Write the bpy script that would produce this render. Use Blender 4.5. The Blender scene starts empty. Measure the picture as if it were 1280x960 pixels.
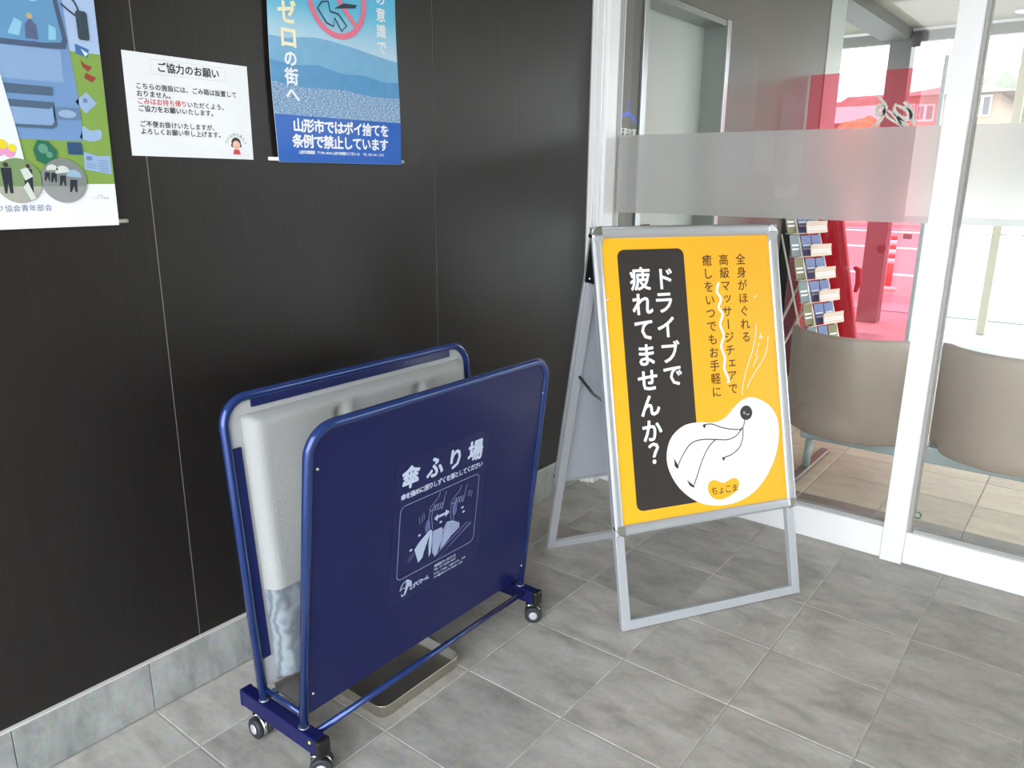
import bpy, bmesh, math, random
from mathutils import Vector, Matrix
from mathutils.geometry import tessellate_polygon

S = bpy.context.scene
C = S.collection
random.seed(7)

# ------------------------------------------------------------ camera
cam_d = bpy.data.cameras.new('camera')
cam_d.sensor_fit = 'HORIZONTAL'; cam_d.sensor_width = 36.0
cam_d.lens = 959.08 / 1280 * 36.0
cam_d.clip_start = 0.05; cam_d.clip_end = 600
cam = bpy.data.objects.new('camera', cam_d); C.objects.link(cam)
_R = Matrix(((0.7883, -0.1647, 0.5928), (0.6152, 0.2001, -0.7625), (0.0070, 0.9658, 0.2590)))
_q = _R.to_quaternion(); _q.normalize()
cam.matrix_world = Matrix.Translation((1.6889, -2.7242, 1.273)) @ _q.to_matrix().to_4x4()
S.camera = cam

# ------------------------------------------------------------ world, sun, exposure
W = bpy.data.worlds.new('sky'); S.world = W; W.use_nodes = True
nt = W.node_tree; bg = nt.nodes['Background']
tc = nt.nodes.new('ShaderNodeTexCoord'); sx = nt.nodes.new('ShaderNodeSeparateXYZ')
rp = nt.nodes.new('ShaderNodeValToRGB')
rp.color_ramp.elements[0].position = 0.0; rp.color_ramp.elements[0].color = (1.0, 0.985, 0.97, 1)
rp.color_ramp.elements[1].position = 0.7; rp.color_ramp.elements[1].color = (0.72, 0.85, 1.0, 1)
nt.links.new(tc.outputs['Generated'], sx.inputs[0]); nt.links.new(sx.outputs['Z'], rp.inputs[0])
nt.links.new(rp.outputs[0], bg.inputs['Color']); bg.inputs['Strength'].default_value = 3.0
sun_d = bpy.data.lights.new('sun', 'SUN'); sun_d.energy = 2.2; sun_d.angle = math.radians(1.0); sun_d.color = (1.0, 0.93, 0.82)
sun = bpy.data.objects.new('sun', sun_d); C.objects.link(sun)
_d = Vector((-0.36, 0.34, -0.87))
sun.rotation_euler = _d.to_track_quat('-Z', 'Y').to_euler()
S.view_settings.view_transform = 'Standard'; S.view_settings.look = 'None'
S.view_settings.gamma = 1.0; S.view_settings.use_curve_mapping = False
S.view_settings.exposure = 1.3

# ------------------------------------------------------------ materials
def lin(r, g, b):
    f = lambda c: (c / 255 / 12.92) if c <= 10 else (((c / 255) + 0.055) / 1.055) ** 2.4
    return (f(r), f(g), f(b), 1.0)
_mats = {}
def mat(name, rgb, rough=0.5, metal=0.0, coat=0.0, spec=0.5, emit=None, es=1.0, var=0.0, scale=40.0, bump=0.0):
    if name in _mats: return _mats[name]
    m = bpy.data.materials.new(name); m.use_nodes = True
    b = m.node_tree.nodes['Principled BSDF']; N = m.node_tree.nodes; L = m.node_tree.links
    b.inputs['Roughness'].default_value = rough; b.inputs['Metallic'].default_value = metal
    b.inputs['Coat Weight'].default_value = coat; b.inputs['Coat Roughness'].default_value = 0.05
    b.inputs['Specular IOR Level'].default_value = spec
    c = lin(*rgb)
    t = N.new('ShaderNodeTexCoord'); nz = N.new('ShaderNodeTexNoise'); nz.inputs['Scale'].default_value = scale
    nz.inputs['Detail'].default_value = 5
    L.new(t.outputs['Object'], nz.inputs['Vector'])
    mx = N.new('ShaderNodeMix'); mx.data_type = 'RGBA'
    v = max(var, 0.015)
    mx.inputs[6].default_value = (c[0] * (1 - v), c[1] * (1 - v), c[2] * (1 - v), 1)
    mx.inputs[7].default_value = (min(1, c[0] * (1 + v)), min(1, c[1] * (1 + v)), min(1, c[2] * (1 + v)), 1)
    L.new(nz.outputs['Fac'], mx.inputs[0]); L.new(mx.outputs[2], b.inputs['Base Color'])
    if bump:
        bp = N.new('ShaderNodeBump'); bp.inputs['Strength'].default_value = bump; bp.inputs['Distance'].default_value = 0.002
        L.new(nz.outputs['Fac'], bp.inputs['Height']); L.new(bp.outputs[0], b.inputs['Normal'])
    if emit:
        b.inputs['Emission Color'].default_value = lin(*emit); b.inputs['Emission Strength'].default_value = es
    _mats[name] = m
    return m

def slate(name, dark, mid, light, rough=0.42, vein=1.0):
    m = bpy.data.materials.new(name); m.use_nodes = True
    N = m.node_tree.nodes; L = m.node_tree.links; b = N['Principled BSDF']
    t = N.new('ShaderNodeTexCoord'); oi = N.new('ShaderNodeObjectInfo')
    ml = N.new('ShaderNodeMath'); ml.operation = 'MULTIPLY'; ml.inputs[1].default_value = 37.0
    L.new(oi.outputs['Random'], ml.inputs[0])
    cb = N.new('ShaderNodeCombineXYZ'); L.new(ml.outputs[0], cb.inputs[0]); L.new(ml.outputs[0], cb.inputs[2])
    ad = N.new('ShaderNodeVectorMath'); ad.operation = 'ADD'
    L.new(t.outputs['Object'], ad.inputs[0]); L.new(cb.outputs[0], ad.inputs[1])
    mp = N.new('ShaderNodeMapping'); mp.inputs['Rotation'].default_value = (0, 0, 0.6); mp.inputs['Scale'].default_value = (3.6, 8.0, 3.0)
    L.new(ad.outputs[0], mp.inputs[0])
    n1 = N.new('ShaderNodeTexNoise'); n1.inputs['Scale'].default_value = 1.6; n1.inputs['Detail'].default_value = 9; n1.inputs['Roughness'].default_value = 0.62; n1.inputs['Distortion'].default_value = 0.35
    L.new(mp.outputs[0], n1.inputs['Vector'])
    r1 = N.new('ShaderNodeValToRGB'); e = r1.color_ramp.elements
    e[0].position = 0.32; e[0].color = lin(*dark); e[1].position = 0.72; e[1].color = lin(*light)
    q = e.new(0.5); q.color = lin(*mid)
    L.new(n1.outputs['Fac'], r1.inputs[0])
    n2 = N.new('ShaderNodeTexNoise'); n2.inputs['Scale'].default_value = 60; n2.inputs['Detail'].default_value = 3
    L.new(ad.outputs[0], n2.inputs['Vector'])
    # thin pale cracks of the stone print
    n3 = N.new('ShaderNodeTexNoise'); n3.inputs['Scale'].default_value = 2.6; n3.inputs['Detail'].default_value = 4; n3.inputs['Distortion'].default_value = 0.4
    L.new(ad.outputs[0], n3.inputs['Vector'])
    r3 = N.new('ShaderNodeValToRGB'); e3 = r3.color_ramp.elements
    e3[0].position = 0.488; e3[0].color = (0, 0, 0, 1); e3[1].position = 0.512; e3[1].color = (0, 0, 0, 1)
    k = e3.new(0.5); k.color = (1, 1, 1, 1)
    L.new(n3.outputs['Fac'], r3.inputs[0])
    vf = N.new('ShaderNodeMath'); vf.operation = 'MULTIPLY'; vf.inputs[1].default_value = 0.05 * vein
    L.new(r3.outputs[0], vf.inputs[0])
    m1 = N.new('ShaderNodeMix'); m1.data_type = 'RGBA'; m1.blend_type = 'ADD'; m1.inputs[7].default_value = (0.6, 0.6, 0.58, 1)
    L.new(vf.outputs[0], m1.inputs[0]); L.new(r1.outputs[0], m1.inputs[6])
    m2 = N.new('ShaderNodeMix'); m2.data_type = 'RGBA'; m2.blend_type = 'OVERLAY'; m2.inputs[0].default_value = 0.22
    L.new(m1.outputs[2], m2.inputs[6]); L.new(n2.outputs['Color'], m2.inputs[7])
    hs = N.new('ShaderNodeHueSaturation'); mr = N.new('ShaderNodeMapRange')
    mr.inputs[3].default_value = 0.86; mr.inputs[4].default_value = 1.12
    L.new(oi.outputs['Random'], mr.inputs[0]); L.new(mr.outputs[0], hs.inputs['Value']); hs.inputs['Saturation'].default_value = 0.8
    L.new(m2.outputs[2], hs.inputs['Color']); L.new(hs.outputs[0], b.inputs['Base Color'])
    b.inputs['Roughness'].default_value = rough
    bp = N.new('ShaderNodeBump'); bp.inputs['Strength'].default_value = 0.5; bp.inputs['Distance'].default_value = 0.004
    L.new(n1.outputs['Fac'], bp.inputs['Height']); L.new(bp.outputs[0], b.inputs['Normal'])
    return m

def wood_laminate(name, c0, c1, rough=0.38):
    m = bpy.data.materials.new(name); m.use_nodes = True
    N = m.node_tree.nodes; L = m.node_tree.links; b = N['Principled BSDF']
    t = N.new('ShaderNodeTexCoord'); mp = N.new('ShaderNodeMapping'); mp.inputs['Scale'].default_value = (60, 60, 2.2)
    L.new(t.outputs['Object'], mp.inputs[0])
    n = N.new('ShaderNodeTexNoise'); n.inputs['Scale'].default_value = 2.0; n.inputs['Detail'].default_value = 8; n.inputs['Distortion'].default_value = 0.4
    L.new(mp.outputs[0], n.inputs['Vector'])
    r = N.new('ShaderNodeValToRGB'); r.color_ramp.elements[0].position = 0.35; r.color_ramp.elements[1].position = 0.7
    r.color_ramp.elements[0].color = lin(*c0); r.color_ramp.elements[1].color = lin(*c1)
    L.new(n.outputs['Fac'], r.inputs[0]); L.new(r.outputs[0], b.inputs['Base Color'])
    b.inputs['Roughness'].default_value = rough; b.inputs['Specular IOR Level'].default_value = 0.42
    bp = N.new('ShaderNodeBump'); bp.inputs['Strength'].default_value = 0.25; bp.inputs['Distance'].default_value = 0.0006
    L.new(n.outputs['Fac'], bp.inputs['Height']); L.new(bp.outputs[0], b.inputs['Normal'])
    return m

def clear_glass(name, tint=(0.95, 0.98, 0.97), boost=1.0):
    m = bpy.data.materials.new(name); m.use_nodes = True
    N = m.node_tree.nodes; L = m.node_tree.links; N.remove(N['Principled BSDF'])
    out = [x for x in N if x.type == 'OUTPUT_MATERIAL'][0]
    tr = N.new('ShaderNodeBsdfTransparent'); tr.inputs[0].default_value = (*tint, 1)
    gl = N.new('ShaderNodeBsdfGlossy'); gl.inputs['Roughness'].default_value = 0.0
    fr = N.new('ShaderNodeFresnel'); fr.inputs['IOR'].default_value = 1.52
    mu = N.new('ShaderNodeMath'); mu.operation = 'MULTIPLY'; mu.inputs[1].default_value = boost; mu.use_clamp = True
    mx = N.new('ShaderNodeMixShader')
    L.new(fr.outputs[0], mu.inputs[0]); L.new(mu.outputs[0], mx.inputs[0])
    L.new(tr.outputs[0], mx.inputs[1]); L.new(gl.outputs[0], mx.inputs[2]); L.new(mx.outputs[0], out.inputs[0])
    return m

def film(name, clear, diff, body, refr=False, rough=0.3):
    """translucent sheet: part see-through, part scattering"""
    m = bpy.data.materials.new(name); m.use_nodes = True
    N = m.node_tree.nodes; L = m.node_tree.links; N.remove(N['Principled BSDF'])
    out = [x for x in N if x.type == 'OUTPUT_MATERIAL'][0]
    if refr:
        tr = N.new('ShaderNodeBsdfRefraction'); tr.inputs['Roughness'].default_value = rough; tr.inputs['IOR'].default_value = 1.03
    else:
        tr = N.new('ShaderNodeBsdfTransparent')
    tr.inputs[0].default_value = (*clear, 1)
    di = N.new('ShaderNodeBsdfDiffuse'); di.inputs[0].default_value = (*diff, 1)
    tl = N.new('ShaderNodeBsdfTranslucent'); tl.inputs[0].default_value = (*diff, 1)
    a = N.new('ShaderNodeMixShader'); a.inputs[0].default_value = 0.5
    L.new(di.outputs[0], a.inputs[1]); L.new(tl.outputs[0], a.inputs[2])
    mx = N.new('ShaderNodeMixShader'); mx.inputs[0].default_value = body
    L.new(tr.outputs[0], mx.inputs[1]); L.new(a.outputs[0], mx.inputs[2]); L.new(mx.outputs[0], out.inputs[0])
    return m

M_TILE = slate('slate_tile', (148, 142, 132), (173, 166, 155), (192, 187, 177))
M_TILE_IN = slate('beige_tile', (200, 174, 138), (212, 188, 152), (222, 200, 168), 0.6, 0.4)
M_TILE_SHADE = slate('brown_shade_tile', (108, 92, 80), (122, 106, 93), (136, 120, 106), 0.5, 0.4)  # inner tile darkened to brown: the shaded strip behind the rail, painted in
M_TILE_FAR = slate('grey_shade_far_tile', (112, 118, 120), (128, 134, 136), (142, 148, 150), 0.5, 0.4)  # inner tile turned grey: shade over the far rows, put into the colour
M_GROUT = mat('grout', (176, 172, 163), 0.9, var=0.08)
M_LAM = wood_laminate('dark_wood_laminate', (27, 24, 23), (35, 32, 30), 0.4)
M_JOINT = mat('joint_strip', (150, 146, 140), 0.5)
M_BASE = slate('skirting_tile', (118, 122, 120), (146, 149, 145), (170, 172, 168), 0.45)
M_BASETOP = mat('skirting_edge', (205, 200, 192), 0.6)
M_ALU = mat('white_aluminium', (246, 247, 248), 0.32, 0.0, var=0.02)
M_ALUS = mat('satin_aluminium', (176, 178, 181), 0.33, 0.75)
M_SEAL = mat('grey_seal', (166, 166, 162), 0.5)
M_CEIL = mat('ceiling_paint', (196, 188, 172), 0.8)
M_WALLIN = mat('inner_wall_grey', (98, 95, 87), 0.55, var=0.03, scale=3)
M_WHITE = mat('white_paint', (225, 226, 222), 0.6)
M_WALLR = mat('right_wall_paint', (205, 203, 196), 0.7)
M_GLASS = clear_glass('window_glass', boost=1.15)
M_FROST = film('frosted_film', (0.96, 0.96, 0.96), (0.64, 0.64, 0.63), 0.50, True, 0.8)
M_CHROME = mat('chrome', (215, 215, 215), 0.12, 1.0)
M_STEEL = mat('stainless_steel', (214, 208, 196), 0.34, 0.9)
M_BLACK = mat('black_plastic', (20, 20, 22), 0.4)
M_RUBBER = mat('grey_black_rubber', (42, 44, 47), 0.55)
M_INK = mat('print_black', (38, 33, 32), 0.45)

# ------------------------------------------------------------ geometry helpers
def link(name, me, m, parent=None, loc=None):
    o = bpy.data.objects.new(name, me)
    for k in (m if isinstance(m, (list, tuple)) else [m]):
        if k is not None: me.materials.append(k)
    C.objects.link(o)
    if loc is not None: o.location = loc
    if parent is not None:
        o.parent = parent
        o.matrix_parent_inverse = parent_world(parent).inverted()
    return o
def parent_world(o):
    m = o.matrix_basis.copy()
    while o.parent is not None:
        m = parent_world(o.parent) @ o.matrix_parent_inverse @ m; return m
    return m
def obj(name, bm, m, parent=None, smooth=False, loc=None, bevel=0.0, kind=None, label=None):
    me = bpy.data.meshes.new(name)
    if smooth:
        for f in bm.faces: f.smooth = True
    bm.normal_update(); bm.to_mesh(me); bm.free()
    o = link(name, me, m, parent, loc)
    if bevel:
        b = o.modifiers.new('bevel', 'BEVEL'); b.width = bevel; b.segments = 2; b.limit_method = 'ANGLE'
    if kind: o['kind'] = kind
    if label: o['label'] = label
    return o
def thing(name, label, cat, loc=(0, 0, 0), group=None):
    o = bpy.data.objects.new(name, None); C.objects.link(o); o.location = loc
    o.empty_display_size = 0.05
    o['label'] = label; o['category'] = cat
    if group: o['group'] = group
    return o
def tag(o, label, cat, group=None):
    o['label'] = label; o['category'] = cat
    if group: o['group'] = group
    return o
def struct(name, bm, m, **k):
    o = obj(name, bm, m, **k); o['kind'] = 'structure'; return o
def BM(): return bmesh.new()
def box(bm, x0, x1, y0, y1, z0, z1):
    v = [bm.verts.new((x, y, z)) for z in (z0, z1) for y in (y0, y1) for x in (x0, x1)]
    for f in ((0, 2, 3, 1), (4, 5, 7, 6), (0, 1, 5, 4), (2, 6, 7, 3), (0, 4, 6, 2), (1, 3, 7, 5)):
        bm.faces.new([v[i] for i in f])
    return bm
def obox(bm, o, u, v, w, a, b, c):
    """oriented box: a=(min,max) along u ..."""
    vs = [bm.verts.new(o + u * i + v * j + w * k) for k in c for j in b for i in a]
    for f in ((0, 2, 3, 1), (4, 5, 7, 6), (0, 1, 5, 4), (2, 6, 7, 3), (0, 4, 6, 2), (1, 3, 7, 5)):
        bm.faces.new([vs[i] for i in f])
    return bm
def tube(bm, pts, r, n=12, caps=True, closed=False):
    pts = [Vector(p) for p in pts]; rings = []
    ln = len(pts); prev = None
    for i, p in enumerate(pts):
        if closed: d = pts[(i + 1) % ln] - pts[i - 1]
        elif i == 0: d = pts[1] - p
        elif i == ln - 1: d = p - pts[i - 1]
        else: d = (pts[i + 1] - p).normalized() + (p - pts[i - 1]).normalized()
        d.normalize()
        if prev is None:
            a = Vector((0, 0, 1)) if abs(d.z) < 0.9 else Vector((1, 0, 0))
            x = d.cross(a).normalized()
        else:
            x = (prev - d * prev.dot(d)).normalized()
        prev = x; y = d.cross(x)
        rr = r[i] if isinstance(r, (list, tuple)) else r
        rings.append([bm.verts.new(p + (x * math.cos(t) + y * math.sin(t)) * rr) for t in [2 * math.pi * k / n for k in range(n)]])
    for i in range(ln if closed else ln - 1):
        A, B = rings[i], rings[(i + 1) % ln]
        for k in range(n):
            f = bm.faces.new((A[k], A[(k + 1) % n], B[(k + 1) % n], B[k])); f.smooth = True
    if caps and not closed:
        bm.faces.new(rings[0][::-1]); bm.faces.new(rings[-1])
    return bm
def cyl(bm, c, ax, r, h, n=20, r2=None):
    c = Vector(c); ax = Vector(ax).normalized()
    return tube(bm, [c - ax * h / 2, c + ax * h / 2], [r, r if r2 is None else r2], n)
def arc(c, r, a0, a1, n=8):
    return [(c[0] + r * math.cos(a0 + (a1 - a0) * i / n), c[1] + r * math.sin(a0 + (a1 - a0) * i / n)) for i in range(n + 1)]
def rrect(x0, x1, y0, y1, r, n=6):
    p = math.pi
    return (arc((x1 - r, y1 - r), r, 0, p / 2, n) + arc((x0 + r, y1 - r), r, p / 2, p, n) +
            arc((x0 + r, y0 + r), r, p, 1.5 * p, n) + arc((x1 - r, y0 + r), r, 1.5 * p, 2 * p, n))
def spline(pts, k=6, closed=False):
    out = []; n = len(pts)
    rng = range(n) if closed else range(n - 1)
    for i in rng:
        g = (lambda j: pts[j % n]) if closed else (lambda j: pts[max(0, min(n - 1, j))])
        p0, p1, p2, p3 = g(i - 1), g(i), g(i + 1), g(i + 2)
        for s in range(k):
            t = s / k
            out.append(tuple(0.5 * ((2 * b) + (c - a) * t + (2 * a - 5 * b + 4 * c - d) * t * t + (3 * b - a - 3 * c + d) * t ** 3)
                             for a, b, c, d in zip(p0, p1, p2, p3)))
    if not closed: out.append(tuple(pts[-1]))
    return out

_gl = {}
def glyph(ch, bold):
    key = (ch, bold)
    if key not in _gl:
        c = bpy.data.curves.new('t', 'FONT'); c.body = ch; c.size = 1; c.offset = bold; c.resolution_u = 2
        o = bpy.data.objects.new('t', c); C.objects.link(o)
        dg = bpy.context.evaluated_depsgraph_get(); me = o.evaluated_get(dg).to_mesh()
        vs = [(v.co.x, v.co.y) for v in me.vertices]; fs = [tuple(p.vertices) for p in me.polygons]
        o.evaluated_get(dg).to_mesh_clear()
        bpy.data.objects.remove(o); bpy.data.curves.remove(c)
        _gl[key] = (vs, fs)
    return _gl[key]

class Sheet:
    """a flat surface to print on: origin, across, up, outward normal"""
    def __init__(s, O, U, V, N=None):
        s.O = Vector(O); s.U = Vector(U).normalized(); s.V = Vector(V).normalized()
        s.N = (Vector(N) if N else s.U.cross(s.V)).normalized()
    def p(s, w, h, d=0.0): return s.O + s.U * w + s.V * h + s.N * d
    def poly(s, bm, pts, d):
        vs = [bm.verts.new(s.p(a, b, d)) for a, b in pts]
        for t in tessellate_polygon([[Vector((a, b, 0)) for a, b in pts]]):
            try: f = bm.faces.new([vs[i] for i in t])
            except ValueError: continue
            f.normal_update()
            if f.normal.dot(s.N) < 0: f.normal_flip()
        return bm
    def rect(s, bm, w0, w1, h0, h1, d): return s.poly(bm, [(w0, h0), (w1, h0), (w1, h1), (w0, h1)], d)
    def disc(s, bm, c, r, d, n=24, ry=None):
        ry = ry or r
        return s.poly(bm, [(c[0] + r * math.cos(2 * math.pi * i / n), c[1] + ry * math.sin(2 * math.pi * i / n)) for i in range(n)], d)
    def stroke(s, bm, pts, wd, d, closed=False, caps=True):
        n = len(pts); L = []; R = []
        for i in range(n):
            if closed: a, b = pts[i - 1], pts[(i + 1) % n]
            else: a, b = pts[max(0, i - 1)], pts[min(n - 1, i + 1)]
            dx, dy = b[0] - a[0], b[1] - a[1]; l = math.hypot(dx, dy) or 1
            ww = wd[i] if isinstance(wd, (list, tuple)) else wd
            ox, oy = -dy / l * ww / 2, dx / l * ww / 2
            L.append(bm.verts.new(s.p(pts[i][0] + ox, pts[i][1] + oy, d))); R.append(bm.verts.new(s.p(pts[i][0] - ox, pts[i][1] - oy, d)))
        for i in range(n if closed else n - 1):
            j = (i + 1) % n
            f = bm.faces.new((R[i], R[j], L[j], L[i])); f.normal_update()
            if f.normal.dot(s.N) < 0: f.normal_flip()
        if caps and not closed and not isinstance(wd, (list, tuple)):
            for q in (pts[0], pts[-1]): s.disc(bm, q, wd / 2, d + 0.00002, 10)
        return bm
    def text(s, bm, string, w0, h0, size, pitch=None, d=0.001, bold=0.0, vertical=False, sy=1.0, rot=0.0):
        """w0,h0 = centre of the first glyph"""
        pitch = pitch or size; w, h = w0, h0
        for ch in string:
            adv = pitch
            half = ord(ch) < 0x250
            if ch not in ' \u3000':
                vs, fs = glyph(ch, 0.0)
                if half:
                    xs = [q[0] for q in vs]; cx = (min(xs) + max(xs)) / 2; adv = pitch * 0.6 if not vertical else pitch
                else: cx = 0.5
                if ch == '？': xs = [q[0] for q in vs]; cx = (min(xs) + max(xs)) / 2
                shifts = [(0, 0)] if bold < 0.008 else ([(bold * math.cos(q), bold * math.sin(q)) for q in [math.pi / 4 + math.pi / 2 * i for i in range(4)]] if size < 0.03 else [(bold * math.cos(q), bold * math.sin(q)) for q in [math.pi / 4 * i for i in range(8)]])
                for si, (sx_, sy_) in enumerate(shifts):
                  bv = []
                  for (x, y) in vs:
                    a, b = (x - cx + sx_) * size, (y - 0.38 + sy_) * size * sy
                    if vertical and ch == 'ー': a, b = b * 1.0, -a
                    if vertical and ch in '、。': a += 0.6 * size; b += 0.6 * size
                    if vertical and ch in 'ッェャュョ': a += 0.10 * size; b += 0.10 * size
                    if rot: a, b = a * math.cos(rot) - b * math.sin(rot), a * math.sin(rot) + b * math.cos(rot)
                    bv.append(bm.verts.new(s.p(w + a, h + b, d + si * 0.000004)))
                  for f in fs:
                    try: bm.faces.new([bv[i] for i in f])
                    except ValueError: pass
            else: adv = pitch * 0.5
            if vertical: h -= adv
            else: w += adv
        return bm

def lines(sheet, m, parent, rows, name='lettering', **kw):
    for row in rows:
        bm = BM(); sheet.text(bm, *row, **kw); obj(name, bm, m, parent)
def ink(name, sheet, fn, m, parent, label=None):
    bm = BM(); fn(bm); return obj(name, bm, m, parent, label=label)

# ============================================================ SETTING
# ---- floor with real tiles
T0X, T0Y, TS = 0.2069, -0.1848, 0.3
def proj(p):
    v = _q.to_matrix().transposed() @ (Vector(p) - Vector((1.6889, -2.7242, 1.273)))
    if v.z > -0.05: return None
    return 640 + 959.08 * v.x / -v.z, 480 - 959.08 * v.y / -v.z
bm = BM(); box(bm, -0.15, 3.5, -4.4, 5.0, -0.08, -0.0014)
floor = struct('floor', bm, M_GROUT)
def tile_mesh(name, sx, sy, m, th=0.008, b=0.0016):
    bm = BM(); x, y = sx / 2, sy / 2
    rings = [[bm.verts.new((i * (x - q), j * (y - q), z)) for i, j in ((-1, -1), (1, -1), (1, 1), (-1, 1))] for q, z in ((0, -th), (0, -b), (b, 0))]
    for A, B in zip(rings, rings[1:]):
        for k in range(4): bm.faces.new((A[k], A[(k + 1) % 4], B[(k + 1) % 4], B[k]))
    bm.faces.new(rings[-1])
    me = bpy.data.meshes.new(name); bm.to_mesh(me); bm.free(); me.materials.append(m); return me
rest = {0: BM(), 1: BM(), 2: BM()}
cache = {}
JW = 0.0042
for ix in range(-2, 12):
    for iy in range(-17, 15):
        # intervals
        x0 = T0X + ix * TS; x1 = x0 + TS
        y0 = T0Y + iy * TS; y1 = y0 + TS
        segs = []
        inner = y0 >= -0.2
        lo, hi = 0.010, 3.4
        a0, a1 = max(x0, lo), min(x1, hi)
        if a1 - a0 < 0.02: continue
        if y0 < 0 < y1: segs = [(y0, 0.0, 0), (0.05, y1, 1)]
        else: segs = [(y0, y1, 1 if y0 >= 0 else 0)]
        for b0, b1, kind in segs:
            b0 = max(b0, -4.25); b1 = min(b1, 4.88)
            if b1 - b0 < 0.03: continue
            w, h = a1 - a0 - JW, b1 - b0 - JW
            c = ((a0 + a1) / 2, (b0 + b1) / 2, 0.0)
            vis = False
            for sx_ in (-1, 0, 1):
                for sy_ in (-1, 0, 1):
                    q = proj((c[0] + sx_ * w / 2, c[1] + sy_ * h / 2, 0))
                    if q and -10 < q[0] < 1290 and 250 < q[1] < 970: vis = True
            if kind == 1 and c[1] > 3.4: vis = False
            if not vis:
                box(rest[2 if (kind and c[1] > 3.0) else kind], c[0] - w / 2, c[0] + w / 2, c[1] - h / 2, c[1] + h / 2, -0.008, 0.0); continue
            kd = 2 if (kind == 1 and c[1] < 0.43) else kind  # rows next to the rail take the painted shade
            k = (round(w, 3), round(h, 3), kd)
            if k not in cache: cache[k] = tile_mesh('tile', w, h, (M_TILE, M_TILE_IN, M_TILE_SHADE)[kd])
            o = bpy.data.objects.new('tile', cache[k]); C.objects.link(o); o.parent = floor
            o.location = (c[0], c[1], random.uniform(-0.0004, 0.0004))
            if k[0] == k[1]: o.rotation_euler = (0, 0, random.choice((0, math.pi)))
for k in rest:
    obj('tile', rest[k], (M_TILE, M_TILE_IN, M_TILE_FAR)[k], floor, kind='stuff')

# ---- dark laminated wall on the left
bm = BM(); box(bm, -0.20, -0.0125, -5.6, -0.075, 0.0, 2.62); box(bm, -0.0125, -0.0012, -5.6, -0.080, 0.1386, 2.6)
wl = struct('wall_left', bm, M_JOINT)
for a, b in ((-5.6, -5.452), (-5.452, -4.55), (-4.55, -3.648), (-3.648, -2.746), (-2.746, -1.846), (-1.846, -0.944), (-0.944, -0.079)):
    bm = BM(); box(bm, -0.0008, 0.0, a + 0.0012, b - 0.0012, 0.139, 2.6)
    obj('panel', bm, M_LAM, wl)
bm = BM(); box(bm, -0.012, 0.004, -4.3, -0.079, 0.0, 0.1345)
bl = struct('baseboard_left', bm, M_GROUT)
e = -0.0835
edges = [-0.079]
y = -0.1848
edges += [-0.1848 - 0.3 * i for i in range(15)]
for b, a in zip(edges, edges[1:]):
    a = max(a, -4.3)
    bm = BM(); box(bm, 0.003, 0.0095, a + 0.001, b - 0.001, 0.001, 0.1345); obj('tile', bm, M_BASE, bl, bevel=0.0008)
bm = BM(); box(bm, -0.012, 0.0098, -4.3, -0.0795, 0.1345, 0.1385); obj('edge_strip', bm, M_BASETOP, bl)

# ---- glazed front
gw = bpy.data.objects.new('window_1', None); C.objects.link(gw); gw['kind'] = 'structure'
def part(name, m, parent, *boxes, bevel=0.0, **k):
    bm = BM()
    for b_ in boxes: box(bm, *b_)
    return obj(name, bm, m, parent, bevel=bevel, **k)
part('frame_post', M_ALU, gw, (0.0015, 0.026, -0.0785, 0.0, 0.0, 2.6), (0.026, 0.050, -0.074, 0.0, 0.0, 2.6), (0.050, 0.066, -0.060, 0.055, 0.0, 2.6), bevel=0.003)
part('frame_post', M_ALU, gw, (0.0015, 0.050, 0.0, 0.085, 0.0, 2.6), bevel=0.002)
part('frame_post', M_SEAL, gw, (0.066, 0.070, 0.015, 0.045, 0.11, 2.6))
part('bottom_rail', M_ALU, gw, (0.066, 1.2115, 0.0, 0.055, 0.0, 0.113), bevel=0.002)
part('bottom_rail', M_ALU, gw, (1.281, 3.4, 0.0, 0.055, 0.0, 0.113), bevel=0.002)
part('seal', M_SEAL, gw, (0.070, 1.2115, 0.018, 0.042, 0.113, 0.124))
part('seal', M_SEAL, gw, (1.30, 3.4, 0.018, 0.042, 0.113, 0.124))
part('mullion', M_ALU, gw, (1.2115, 1.281, -0.0175, 0.07, 0.0, 2.6), bevel=0.002)
part('seal', M_SEAL, gw, (1.281, 1.291, 0.004, 0.05, 0.113, 2.6))
part('seal', M_JOINT, gw, (1.291, 1.295, 0.012, 0.044, 0.113, 2.6))
for a, b in ((0.070, 1.2115), (1.295, 3.4)):
    bm = BM(); v = [bm.verts.new(p) for p in ((a, 0.03, 0.12), (b, 0.03, 0.12), (b, 0.03, 2.6), (a, 0.03, 2.6))]; bm.faces.new(v)
    pane = obj('pane', bm, M_GLASS, gw)
    bm = BM(); box(bm, a + 0.001, b - 0.001, 0.0315, 0.0330, 1.1435, 1.4385)
    obj('frosted_band', bm, M_FROST, pane)
    if a > 1:
        bm = BM(); sh = Sheet((0, 0.0285, 0), (1, 0, 0), (0, 0, 1))
        for k in range(3):
            t0 = k * 2.094
            sh.stroke(bm, arc((1.302, 0.174), 0.011, t0, t0 + 1.5, 6), 0.005, 0)
        obj('sticker', bm, mat('green_print', (20, 120, 90), 0.5), pane)

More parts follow.
